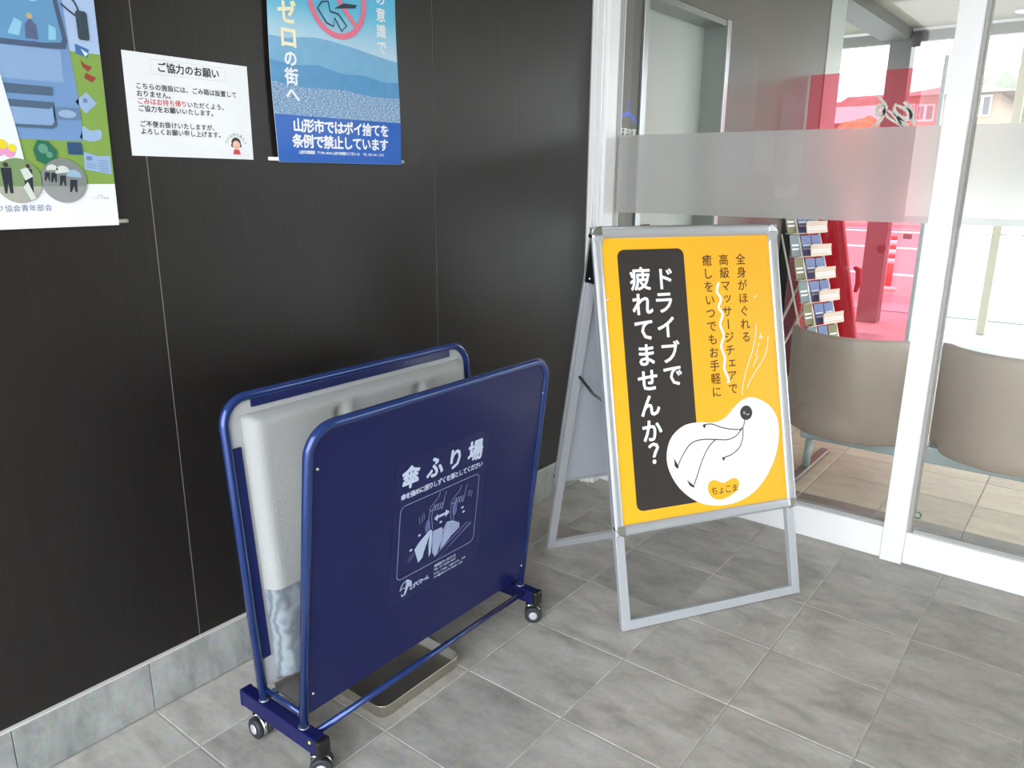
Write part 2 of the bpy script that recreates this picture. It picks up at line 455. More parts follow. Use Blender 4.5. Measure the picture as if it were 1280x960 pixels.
# ---- ceilings, right wall, rear opening (the light comes in there)
bm = BM(); box(bm, -0.2, 3.55, -3.5, 0.06, 2.60, 2.85); struct('ceiling', bm, M_CEIL)
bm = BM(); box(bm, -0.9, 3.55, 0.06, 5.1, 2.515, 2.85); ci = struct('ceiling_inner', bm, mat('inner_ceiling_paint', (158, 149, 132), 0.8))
bm = BM(); box(bm, 3.4, 3.55, -3.5, 0.22, 0.0, 2.6); struct('wall_right', bm, M_WALLR)
bm = BM(); box(bm, -0.2, 3.55, -3.6, -3.5, 2.5, 2.85); box(bm, 3.3, 3.55, -3.6, -3.5, 0, 2.5)
struct('wall_back', bm, M_WALLR)

bm = BM(); box(bm, -0.9, 3.55, 5.1, 6.0, 2.85, 3.0); struct('ceiling_canopy', bm, M_CEIL)
# ---- inner wall beyond the glass with a steel lined doorway recess
bm = BM()
for b_ in ((-0.2, 0.0, 0.085, 0.305, 0, 2.515), (-0.2, 0.0, 1.180, 2.73, 0, 2.515), (-0.2, 0.0, 0.305, 1.18, 2.03, 2.515), (-0.2, -0.125, 0.305, 1.18, 0, 2.03),
           (-0.2, 0.03, 3.05, 4.9, 2.43, 2.515)):
    box(bm, *b_)
struct('wall_inner', bm, M_WALLIN)
d1 = bpy.data.objects.new('door_1', None); C.objects.link(d1); d1['kind'] = 'structure'
M_LINING = mat('steel_lining', (150, 154, 150), 0.34, 0.55)
part('door_panel', mat('pale_grey_panel', (168, 172, 166), 0.42, 0.1), d1, (-0.124, -0.113, 0.31, 1.175, 0.0, 2.0))
part('side_lining', M_LINING, d1, (-0.113, 0.0, 1.140, 1.176, 0.0, 2.0))
part('side_lining', M_LINING, d1, (-0.113, 0.0, 0.309, 0.345, 0.0, 2.0))
part('head_lining', M_LINING, d1, (-0.113, 0.0, 0.309, 1.176, 2.0, 2.028))
part('door_frame', M_ALUS, d1, (0.0, 0.012, 0.303, 0.345, 0.0, 2.028), (0.0, 0.012, 1.140, 1.180, 0.0, 2.028), bevel=0.002)
part('floor_slot', M_BLACK, d1, (-0.1128, -0.108, 0.55, 0.66, 1.05, 1.065))
bm = BM(); box(bm, -0.2, 0.006, 2.73, 3.05, 0, 2.515); struct('trim_1', bm, mat('light_grey_trim', (176, 180, 174), 0.5))

# ---- outer glazing
g2 = bpy.data.objects.new('window_2', None); C.objects.link(g2); g2['kind'] = 'structure'
M_POST2 = mat('beige_grey_post', (178, 172, 150), 0.5)
part('frame_post', M_POST2, g2, (0.842, 0.905, 4.88, 4.96, 0, 2.42), bevel=0.003)
part('frame_post', M_POST2, g2, (2.3, 2.36, 4.88, 4.96, 0, 2.42), bevel=0.003)
part('head_rail', mat('grey_head_rail', (116, 116, 108), 0.5), g2, (-0.9, 3.5, 4.88, 4.96, 2.41, 2.515))
part('head_strip', M_WHITE, g2, (-0.9, 3.5, 4.86, 4.88, 2.492, 2.513))
part('transom', M_SEAL, g2, (-0.9, 0.842, 4.90, 4.93, 0.842, 0.852), (0.905, 3.4, 4.90, 4.93, 0.842, 0.852))
bm = BM(); box(bm, -0.136, 0.040, 4.86, 5.02, 0, 2.515); struct('trim_2', bm, mat('column_grey', (84, 84, 80), 0.45), bevel=0.004)
for a, b in ((-0.9, -0.136), (0.040, 0.842), (0.905, 2.3), (2.36, 3.4)):
    bm = BM(); v = [bm.verts.new(p) for p in ((a, 4.92, 0.0), (b, 4.92, 0.0), (b, 4.92, 2.41), (a, 4.92, 2.41))]; bm.faces.new(v); obj('pane', bm, M_GLASS, g2)
g3 = bpy.data.objects.new('window_3', None); C.objects.link(g3); g3['kind'] = 'structure'
part('head_rail', M_POST2, g3, (3.4, 3.5, 0.22, 5.0, 2.42, 2.515))
part('frame_post', M_POST2, g3, (3.4, 3.46, 4.88, 4.96, 0, 2.42))
bm = BM(); v = [bm.verts.new(p) for p in ((3.43, 0.22, 0.0), (3.43, 4.88, 0.0), (3.43, 4.88, 2.42), (3.43, 0.22, 2.42))]; bm.faces.new(v); obj('pane', bm, M_GLASS, g3)

# ---- ground outside
M_PAVE = mat('concrete_paving', (150, 152, 152), 0.8, var=0.06, scale=4)
M_ROAD = mat('pale_asphalt', (128, 126, 122), 0.85, var=0.05, scale=8)
bm = BM()
box(bm, -60, 60, 6.3, 90, -0.2, -0.03); struct('road', bm, M_ROAD)
bm = BM(); box(bm, -30, 40, 5.0, 6.3, -0.2, -0.006); box(bm, 3.55, 40, -30, 5.0, -0.2, -0.006); box(bm, -30, 3.55, -30, -4.4, -0.2, -0.006); box(bm, -30, -0.2, -4.4, 5.0, -0.2, -0.006)
struct('pavement', bm, M_PAVE)
bm = BM(); box(bm, -30, 40, 5.70, 5.86, -0.006, 0.004); struct('kerb_strip', bm, mat('blue_grey_kerb', (150, 156, 160), 0.7))
M_LINE = mat('road_paint', (250, 250, 248), 0.7)
for i, (a, b, x0, x1) in enumerate(((8.35, 8.55, -0.2, 12), (9.3, 9.5, -9, 12), (14.2, 14.55, -25, 25), (19.6, 21.0, -30, 30))):
    bm = BM(); box(bm, x0, x1, a, b, -0.03, -0.024); struct('road_line', bm, M_LINE)

# ============================================================ A-FRAME SIGN
U = Vector((0.5201, 0.8541, 0)).normalized(); Nh = Vector((-U.y, U.x, 0))
OA = Vector((0.905, -0.7004, 0)); DA = 0.5652; HT = 1.14
t = thing('a_frame_sign', 'aluminium folding A-frame sign with yellow and black poster, on the tiles before the glass front', 'sign', OA + Nh * DA / 2)
M_FR = mat('anodised_frame', (200, 203, 207), 0.28, 0.55)
M_LEG = mat('anodised_leg', (190, 193, 198), 0.34, 0.3)
M_BACKING = mat('grey_backing_board', (166, 171, 180), 0.45)
top_mid = OA + Nh * DA / 2
def leaf(foot, dirn, front):
    topc = top_mid - dirn * 0.012 + Vector((0, 0, HT))
    V = (topc - foot).normalized(); L = (topc - foot).length
    sh = Sheet(foot, U, V); 
    if not front: sh = Sheet(foot, -U, V)
    return sh, L
def frame_profile(bm, sh, w0, w1, s0, s1, wd, d0, d1):
    """snap frame with rounded profile, straight rails"""
    prof = [(0.0, d0), (0.0, d1 - 0.005), (0.003, d1 - 0.0015), (0.008, d1), (wd - 0.010, d1 - 0.001), (wd - 0.003, d1 - 0.004), (wd, d1 - 0.008), (wd, d0)]
    cs = [(w0, s0, 1, 1), (w1, s0, -1, 1), (w1, s1, -1, -1), (w0, s1, 1, -1)]
    rings = [[bm.verts.new(sh.p(cx + ix * a, cy + iy * a, d)) for a, d in prof] for cx, cy, ix, iy in cs]
    for i in range(4):
        A, B = rings[i], rings[(i + 1) % 4]
        for k in range(len(prof)):
            bm.faces.new((A[k], B[k], B[(k + 1) % len(prof)], A[(k + 1) % len(prof)]))
    bmesh.ops.recalc_face_normals(bm, faces=bm.faces)
front, LA = leaf(OA, -Nh, True)
back, _ = leaf(OA + Nh * DA, Nh, False)
for sh, is_front in ((front, True), (back, False)):
    # lower stand: two legs and a foot rail
    for s_ in (-1, 1):
        bm = BM(); a = (0.290, 0.3185) if s_ > 0 else (-0.3185, -0.290)
        obox(bm, sh.O, sh.U, sh.V, sh.N, a, (0.004, LA - 0.02), (-0.014, 0.004)); obj('leg', bm, M_LEG, t, bevel=0.0015)
    bm = BM(); obox(bm, sh.O, sh.U, sh.V, sh.N, (-0.290, 0.290), (0.004, 0.031), (-0.014, 0.003)); obj('foot_rail', bm, M_LEG, t, bevel=0.0015)
    # poster frame
    bm = BM(); frame_profile(bm, sh, -0.322, 0.322, 0.282, LA - 0.004, 0.030, 0.004, 0.018)
    fr = obj('poster_frame', bm, M_FR, t)
    for w_ in (-1, 1):
        for s2, sg in ((0.282, 1), (LA - 0.004, -1)):
            # chrome quarter-round corner caps
            bm = BM(); r = 0.031; cxw = w_ * (0.3235 - r); cy = s2 - sg * 0.0015 + sg * r
            a0 = {(1, 1): -math.pi / 2, (-1, 1): math.pi, (1, -1): 0, (-1, -1): math.pi / 2}[(w_, sg)]
            pts = [(cxw, cy)] + [(cxw + r * math.cos(a0 + math.pi / 2 * i / 8), cy + r * math.sin(a0 + math.pi / 2 * i / 8)) for i in range(9)]
            lo = [bm.verts.new(sh.p(a, b, 0.003)) for a, b in pts]; hi = [bm.verts.new(sh.p(a, b, 0.0175)) for a, b in pts]
            pt2 = [(cxw + (a - cxw) * 0.86, cy + (b - cy) * 0.86) for a, b in pts]
            h2 = [bm.verts.new(sh.p(a, b, 0.0205)) for a, b in pt2]
            n_ = len(pts)
            for i in range(n_):
                bm.faces.new((lo[i], lo[(i + 1) % n_], hi[(i + 1) % n_], hi[i])); bm.faces.new((hi[i], hi[(i + 1) % n_], h2[(i + 1) % n_], h2[i]))
            bm.faces.new(h2); bmesh.ops.recalc_face_normals(bm, faces=bm.faces)
            obj('corner_cap', bm, M_CHROME, fr)
    bm = BM(); obox(bm, sh.O, sh.U, sh.V, sh.N, (-0.300, 0.300), (0.296, LA - 0.02), (0.0, 0.006)); obj('backing_board', bm, M_BACKING, t)
# hinge brackets, hinge knuckle and folding stays
for w_ in (-0.3200, 0.3200):
    bm = BM(); A_ = top_mid + U * w_ + Vector((0, 0, HT - 0.012))
    vs = [A_, front.p(w_, LA - 0.165, 0.0), back.p(-w_, LA - 0.165, 0.0)]
    lo = [bm.verts.new(v - U * 0.0015) for v in vs]; hi = [bm.verts.new(v + U * 0.0015) for v in vs]
    bm.faces.new(lo); bm.faces.new(hi[::-1])
    for i in range(3): bm.faces.new((lo[i], hi[i], hi[(i + 1) % 3], lo[(i + 1) % 3]))
    hb = obj('hinge_bracket', bm, M_BLACK, t)
    bm = BM(); cyl(bm, A_ - Vector((0, 0, 0.135)) , U, 0.004, 0.008, 12); obj('rivet', bm, M_CHROME, hb)
    bm = BM(); a = front.p(w_ * 0.93, 0.66, -0.012); b = back.p(-w_ * 0.93, 0.70, -0.012); mid = (a + b) / 2 + Vector((0, 0, -0.012))
    tube(bm, [a, mid], 0.0045, 8); st = obj('stay', bm, M_ALUS, t)
    bm = BM(); tube(bm, [mid, b], 0.0045, 8); obj('stay', bm, M_RUBBER, t)
bm = BM(); tube(bm, [top_mid + U * -0.29 + Vector((0, 0, HT - 0.004)), top_mid + U * 0.29 + Vector((0, 0, HT - 0.004))], 0.006, 10); obj('hinge_rod', bm, M_ALUS, t)

# poster, its ink in layers, under a clear sheet
sh = front; D0 = 0.0068
M_YEL = mat('poster_yellow', (250, 184, 22), 0.42, coat=0.6)
M_PB = mat('poster_black', (45, 38, 36), 0.38, coat=0.7)
M_PW = mat('poster_white', (243, 244, 250), 0.45, coat=0.3)
M_PBR = mat('poster_brown', (74, 38, 16), 0.5)
bm = BM(); obox(bm, sh.O, sh.U, sh.V, sh.N, (-0.297, 0.297), (0.298, LA - 0.02), (0.006, D0))
ps = obj('poster', bm, M_YEL, t, label='yellow poster with a black text box and a white bean shape')
ink('black_box', sh, lambda bm: sh.poly(bm, rrect(-0.243, -0.019, 0.344, 1.108, 0.022), D0 + 0.0003), M_PB, ps)
bean = [(0.193, 0.640), (0.242, 0.616), (0.274, 0.575), (0.279, 0.520), (0.262, 0.455), (0.222, 0.392), (0.168, 0.347), (0.105, 0.325), (0.035, 0.324), (-0.03, 0.342), (-0.085, 0.383),
        (-0.120, 0.436), (-0.131, 0.490), (-0.112, 0.545), (-0.065, 0.578), (-0.01, 0.583), (0.040, 0.577), (0.082, 0.587), (0.118, 0.615), (0.152, 0.636)]
ink('bean_shape', sh, lambda bm: sh.poly(bm, spline(bean, 5, True), D0 + 0.0006), M_PW, ps)
def f1(bm):
    for i, ch in enumerate('ドライブで'): sh.text(bm, ch, [-0.092, -0.099, -0.097, -0.092, -0.088][i], [1.020, 0.950, 0.876, 0.800, 0.732][i], 0.071, d=D0 + 0.0006, bold=0.022)
def f(bm):
    for i, ch in enumerate('疲れてませんか'): sh.text(bm, ch, -0.173, 1.022 - 0.0745 * i, 0.071, d=D0 + 0.0006, bold=0.026)
    sh.text(bm, '？', -0.172, 0.508, 0.078, d=D0 + 0.0006, bold=0.022)
ink('lettering', sh, f1, M_PW, ps); ink('lettering', sh, f, M_PW, ps)
lines(sh, M_PBR, ps, [('全身がほぐれる', 0.183, 1.069, 0.036, 0.0400), ('高級マッサージチェアで', 0.121, 1.069, 0.036, 0.0395), ('癒しをいつでもお手軽に', 0.061, 1.069, 0.036, 0.0400)], d=D0 + 0.0006, bold=0.010, vertical=True)
def f(bm):
    sq = [(0.096, 0.998), (0.088, 0.973), (0.101, 0.950), (0.090, 0.925), (0.103, 0.903), (0.091, 0.873), (0.101, 0.838), (0.089, 0.806), (0.099, 0.770), (0.094, 0.738), (0.107, 0.703), (0.104, 0.695)]
    sh.stroke(bm, spline(sq, 6), 0.0085, D0 + 0.0009)
    sh.stroke(bm, spline([(0.224, 0.868), (0.216, 0.825), (0.200, 0.780), (0.180, 0.740), (0.160, 0.690), (0.152, 0.651)], 5), 0.0022, D0 + 0.0009)
    sh.stroke(bm, spline([(0.264, 0.824), (0.258, 0.790), (0.240, 0.755), (0.210, 0.722), (0.185, 0.692), (0.172, 0.672)], 5), 0.0022, D0 + 0.0009)
    sh.text(bm, 'ふ', 0.237, 0.828, 0.020, d=D0 + 0.0009, bold=0.01)
    sh.stroke(bm, [(0.228, 0.806), (0.226, 0.795)], 0.002, D0 + 0.0009); 
    sh.stroke(bm, spline([(0.222, 0.788), (0.214, 0.772), (0.219, 0.764), (0.206, 0.748), (0.200, 0.735)], 4), 0.002, D0 + 0.0009)
ink('drawing', sh, f, M_PW, ps)
def f(bm):
    d = D0 + 0.0009; w = 0.0032
    sh.disc(bm, (0.162, 0.595), 0.0225, d, 28)
    sh.stroke(bm, spline([(0.155, 0.574), (0.148, 0.555), (0.136, 0.542)], 4), w, d)
    sh.stroke(bm, spline([(0.138, 0.545), (0.100, 0.551), (0.066, 0.560), (0.035, 0.573), (0.008, 0.574)], 6), w, d + 0.00005)
    sh.stroke(bm, spline([(0.140, 0.550), (0.122, 0.530), (0.088, 0.520), (0.043, 0.525), (-0.005, 0.530), (-0.045, 0.522), (-0.076, 0.490), (-0.096, 0.460)], 6), w, d + 0.0001)
    sh.stroke(bm, spline([(0.043, 0.524), (0.020, 0.508), (-0.008, 0.470), (-0.030, 0.425), (-0.044, 0.398)], 6), w, d + 0.00015)
    sh.stroke(bm, spline([(0.146, 0.548), (0.142, 0.520), (0.128, 0.492), (0.100, 0.474), (0.075, 0.468)], 6), w, d + 0.0002)
    for c in ((0.008, 0.570), (0.068, 0.464)): sh.poly(bm, [(c[0] - 0.007, c[1] + 0.004), (c[0] + 0.006, c[1] + 0.005), (c[0] + 0.003, c[1] - 0.003), (c[0] - 0.002, c[1] - 0.008)], d + 0.00025)
    sh.poly(bm, [(-0.106, 0.486), (-0.092, 0.458), (-0.097, 0.452), (-0.106, 0.462)], d + 0.0003)
    sh.poly(bm, [(-0.068, 0.416), (-0.042, 0.393), (-0.046, 0.389), (-0.060, 0.398)], d + 0.0003)
ink('stick_figure', sh, f, M_PB, ps)
def f(bm):
    d = D0 + 0.00095
    sh.text(bm, 'と', 0.155, 0.596, 0.011, d=d + 0.0002, bold=0.02); sh.stroke(bm, arc((0.167, 0.592), 0.004, math.pi, 2 * math.pi, 5), 0.0016, d + 0.0002)
ink('face', sh, f, M_PW, ps)
lg = spline([(0.008, 0.397), (0.028, 0.403), (0.045, 0.396), (0.062, 0.390), (0.082, 0.397), (0.103, 0.400), (0.117, 0.386), (0.112, 0.366), (0.092, 0.352), (0.065, 0.343), (0.040, 0.341), (0.018, 0.350), (0.004, 0.372)], 5, True)
ink('logo', sh, lambda bm: sh.poly(bm, lg, D0 + 0.0009), M_YEL, ps)
ink('lettering', sh, lambda bm: sh.text(bm, 'ちょこま', 0.0265, 0.370, 0.0265, 0.0245, d=D0 + 0.0012, bold=0.01), M_PB, ps)
for p_ in ((-0.289, 0.965), (0.228, 0.952)):
    ink('tape_tag', sh, lambda bm: sh.poly(bm, [(p_[0] - 0.006, p_[1] - 0.006), (p_[0] + 0.008, p_[1] + 0.003), (p_[0] + 0.008, p_[1] + 0.006), (p_[0] - 0.006, p_[1] - 0.002)], D0 + 0.0012), M_WHITE, ps)

# ============================================================ UMBRELLA DRYING RACK
t = thing('umbrella_drying_rack', 'navy blue wheeled umbrella drying rack with grey absorbent pads, along the dark wall', 'rack', (0.378, -1.4785, 0))
M_NAVY = mat('navy_enamel', (24, 34, 84), 0.30, 0.0, coat=0.4)
M_NAVYT = mat('navy_tube_enamel', (30, 56, 116), 0.2, 0.3, coat=0.6)
M_NAVYP = mat('navy_panel', (20, 28, 80), 0.22, 0.0, coat=0.0, spec=0.35)
M_NAVYB = mat('navy_bar', (22, 26, 78), 0.35, 0.0, spec=0.3)
M_PAD = mat('grey_absorbent_fabric', (164, 165, 163), 0.95, var=0.08, scale=220, bump=0.5)
M_SHEETG = mat('pale_grey_sheet', (176, 178, 180), 0.7)
M_MESHF = bpy.data.materials.new('grey_mesh_fabric'); M_MESHF.use_nodes = True
_n = M_MESHF.node_tree.nodes; _l = M_MESHF.node_tree.links; _b = _n['Principled BSDF']; _b.inputs['Roughness'].default_value = 0.85
_t = _n.new('ShaderNodeTexCoord'); _w = _n.new('ShaderNodeTexWave'); _w.inputs['Scale'].default_value = 14; _w.inputs['Distortion'].default_value = 9; _w.inputs['Detail'].default_value = 2; _w.inputs['Detail Scale'].default_value = 1.2
_r = _n.new('ShaderNodeValToRGB'); _r.color_ramp.elements[0].color = lin(104, 112, 120); _r.color_ramp.elements[1].color = lin(142, 150, 156)
_l.new(_t.outputs['Object'], _w.inputs[0]); _l.new(_w.outputs['Fac'], _r.inputs[0]); _l.new(_r.outputs[0], _b.inputs['Base Color'])
YC = -1.4785; HW = 0.3915; TR = 0.0108
def rack_sheet(x0, x1):
    O = Vector((x0, YC, 0.105)); V = Vector((x1 - x0, 0, 0.705)); return Sheet(O, (0, 1, 0), V)
fs = rack_sheet(0.452, 0.536); bs = rack_sheet(0.306, 0.240)
LF = 0.708; rr = 0.060
for s_, is_f in ((fs, True), (bs, False)):
    p2 = [(-HW, -0.002)] + [(-HW, LF - rr)] + arc((-HW + rr, LF - rr), rr, math.pi, math.pi / 2, 9)[1:] + arc((HW - rr, LF - rr), rr, math.pi / 2, 0, 9) + [(HW, -0.002)]
    bm = BM(); tube(bm, [s_.p(a, b) for a, b in p2], TR, 16); obj('tube_frame', bm, M_NAVYT, t)
    for e_ in (-HW, HW):
        bm = BM(); tube(bm, [s_.p(e_, -0.001), s_.p(e_, 0.003)], TR + 0.0012, 16); obj('collar', bm, M_ALUS, t)
# outer blue panel of the front frame, with rivets and print
pan = rrect(-HW + 0.006, HW - 0.006, 0.028, LF - 0.006, rr - 0.008)
def slab(s_, pts, d0, d1, m, name, parent=t, **k):
    bm = BM(); s_.poly(bm, pts, d1)
    n_ = len(pts); lo = [bm.verts.new(s_.p(a, b, d0)) for a, b in pts]; hi = [bm.verts.new(s_.p(a, b, d1)) for a, b in pts]
    for i in range(n_): bm.faces.new((lo[i], lo[(i + 1) % n_], hi[(i + 1) % n_], hi[i]))
    b2 = s_.poly(bm, pts, d0); bmesh.ops.remove_doubles(bm, verts=bm.verts, dist=1e-6); bmesh.ops.recalc_face_normals(bm, faces=bm.faces)
    return obj(name, bm, m, parent, **k)
pp = [(-HW + 0.004, 0.030), (HW - 0.004, 0.030), (HW - 0.004, LF - rr)] + arc((HW - rr, LF - rr), rr - 0.004, 0, math.pi / 2, 6) + arc((-HW + rr, LF - rr), rr - 0.004, math.pi / 2, math.pi, 6)
panel = slab(fs, pp, 0.0, 0.003, M_NAVYP, 'panel')
for c in ((-0.371, 0.622), (-0.371, 0.080), (0.385, 0.612), (0.381, 0.072)):
    bm = BM(); cyl(bm, fs.p(c[0], c[1], 0.004), fs.N, 0.0042, 0.004, 12, 0.003); obj('rivet', bm, M_CHROME, t)
M_RW = mat('rack_print_white', (196, 208, 232), 0.5); M_RG = mat('rack_print_grey', (156, 168, 204), 0.5); M_RG2 = mat('rack_print_mid', (86, 98, 146), 0.5)
D1 = 0.0036
ink('transfer_film', fs, lambda bm: fs.rect(bm, -0.155, 0.165, 0.19, 0.565, D1 - 0.0003), mat('transfer_film', (24, 31, 80), 0.3, spec=0.35), panel)
def f(bm):
    for ch, w_ in (('傘', -0.107), ('ふ', -0.028), ('り', 0.043), ('場', 0.117)): fs.text(bm, ch, w_, 0.520, 0.058, d=D1, bold=0.034)
ink('lettering', fs, f, M_RW, panel)
lines(fs, M_RW, panel, [('傘を強めに振りしずくを落としてください', -0.127, 0.4745, 0.0168, 0.01495)], d=D1, bold=0.032)
lines(fs, M_RW, panel, [('株式会社ファーストエース', 0.0, 0.2395, 0.0085, 0.0064), ('TEL 03-6228-4657', -0.002, 0.229, 0.0085, 0.0085), ('http://www. umbrella. com', -0.002, 0.2175, 0.0085, 0.0080), ('info@umbrella-dryer.com', -0.002, 0.2075, 0.0085, 0.0078)], name='small_print', d=D1, bold=0.03)
def f(bm):
    fs.stroke(bm, rrect(-0.134, 0.141, 0.254, 0.450, 0.016), 0.0014, D1, closed=True)
    # two hands holding umbrella handles
    for ox, oy in ((0, 0), (0.077, -0.008)):
        fs.stroke(bm, spline([(-0.003 + ox, 0.446 + oy), (-0.007 + ox, 0.434 + oy), (-0.022 + ox, 0.424 + oy), (-0.036 + ox, 0.412 + oy), (-0.030 + ox, 0.404 + oy), (-0.018 + ox, 0.412 + oy)], 4), 0.0012, D1)
        fs.stroke(bm, spline([(0.019 + ox, 0.440 + oy), (0.014 + ox, 0.424 + oy), (0.012 + ox, 0.410 + oy), (0.007 + ox, 0.396 + oy)], 4), 0.0012, D1)
        for k in range(4):
            cx_ = -0.020 + 0.0085 * k + ox; cy_ = 0.409 - 0.001 * k + oy
            fs.stroke(bm, [(cx_ + 0.0035 * math.cos(a_), cy_ + 0.008 * math.sin(a_)) for a_ in [2 * math.pi * i / 12 for i in range(12)]], 0.0011, D1, closed=True)
        fs.stroke(bm, spline([(-0.034 + ox, 0.408 + oy), (-0.037 + ox, 0.385 + oy), (-0.030 + ox, 0.352 + oy)], 4), 0.0012, D1)
        fs.stroke(bm, spline([(-0.026 + ox, 0.404 + oy), (-0.027 + ox, 0.385 + oy), (-0.021 + ox, 0.352 + oy)], 4), 0.0012, D1)
    for k, (a, b) in enumerate(((-0.062, 0.404), (-0.056, 0.408), (-0.070, 0.401))): fs.stroke(bm, [(a, b), (a + 0.003, b - 0.018)], 0.001, D1)
    for k, (a, b) in enumerate(((0.106, 0.413), (0.112, 0.411), (0.118, 0.407))): fs.stroke(bm, [(a, b), (a - 0.002, b - 0.015)], 0.001, D1)
    fs.stroke(bm, [(-0.100, 0.300), (-0.082, 0.310)], 0.001, D1); fs.stroke(bm, [(-0.100, 0.292), (-0.078, 0.304)], 0.001, D1)
    fs.stroke(bm, [(-0.008, 0.268), (0.110, 0.322)], 0.0012, D1)
ink('drawing', fs, f, M_RG, panel)
def f(bm):
    fs.poly(bm, [(-0.018, 0.378), (-0.006, 0.388), (-0.006, 0.382), (0.022, 0.382), (0.022, 0.389), (0.037, 0.378), (0.022, 0.368), (0.022, 0.375), (-0.006, 0.375), (-0.006, 0.368)], D1 + 0.0002)
    fs.poly(bm, [(-0.080, 0.318), (-0.066, 0.332), (-0.036, 0.350), (-0.030, 0.352), (-0.032, 0.335), (-0.046, 0.300), (-0.050, 0.285), (-0.064, 0.276)], D1 + 0.0001)
    fs.poly(bm, [(-0.030, 0.352), (-0.023, 0.350), (-0.020, 0.320), (-0.022, 0.285), (-0.028, 0.276), (-0.032, 0.315)], D1 + 0.0002)
    for q in ((-0.066, 0.352), (-0.092, 0.322), (0.085, 0.372), (0.091, 0.358), (0.007, 0.360)): fs.disc(bm, q, 0.005, D1, 10, 0.0032)
    # logo: a little umbrella figure and script
    fs.stroke(bm, spline([(-0.120, 0.222), (-0.114, 0.236), (-0.098, 0.242), (-0.084, 0.232), (-0.082, 0.218)], 4), 0.0028, D1)
    fs.stroke(bm, spline([(-0.120, 0.222), (-0.110, 0.226), (-0.101, 0.221), (-0.092, 0.224), (-0.082, 0.218)], 4), 0.0020, D1)
    fs.stroke(bm, spline([(-0.099, 0.244), (-0.101, 0.222), (-0.106, 0.206), (-0.112, 0.204), (-0.114, 0.210)], 4), 0.0030, D1)
    fs.poly(bm, spline([(-0.098, 0.240), (-0.086, 0.232), (-0.082, 0.219), (-0.092, 0.222), (-0.100, 0.206), (-0.104, 0.203), (-0.100, 0.222)], 3, True), D1)
    for i, ch in enumerate('しずくりーん'): fs.text(bm, ch, -0.082 + 0.0108 * i, 0.216 + 0.0006 * i, 0.015, d=D1, bold=0.05)
ink('drawing', fs, f, mat('rack_print_pale', (176, 192, 218), 0.5), panel)
def f(bm):
    fs.poly(bm, [(-0.021, 0.345), (0.012, 0.344), (0.020, 0.330), (0.012, 0.300), (0.002, 0.272), (-0.006, 0.268), (-0.016, 0.284)], D1 + 0.00005)
    fs.poly(bm, [(0.014, 0.330), (0.030, 0.352), (0.050, 0.348), (0.078, 0.332), (0.080, 0.318), (0.050, 0.305), (0.030, 0.290), (0.012, 0.280)], D1 + 0.00005)
ink('drawing', fs, f, M_RG, panel)
def f(bm):
    fs.poly(bm, [(0.006, 0.258), (0.012, 0.252 + 0.008), (0.126, 0.312), (0.122, 0.318)], D1 + 0.00008)
    fs.disc(bm, (-0.040, 0.365), 0.008, D1 - 0.0001, 16, 0.018); fs.disc(bm, (0.056, 0.378), 0.008, D1 - 0.0001, 16, 0.018)
    for k in range(3): fs.stroke(bm, spline([(0.040 + 0.004 * k, 0.343 - 0.008 * k), (0.056, 0.336 - 0.009 * k), (0.076, 0.338 - 0.007 * k)], 4), 0.001, D1 + 0.0003)
    fs.stroke(bm, spline([(-0.020, 0.300), (-0.020, 0.330), (-0.014, 0.340)], 3), 0.0012, D1 + 0.0003); fs.stroke(bm, spline([(0.016, 0.285), (0.020, 0.320), (0.030, 0.345)], 3), 0.0012, D1 + 0.0003)
ink('drawing', fs, f, M_RG2, panel)
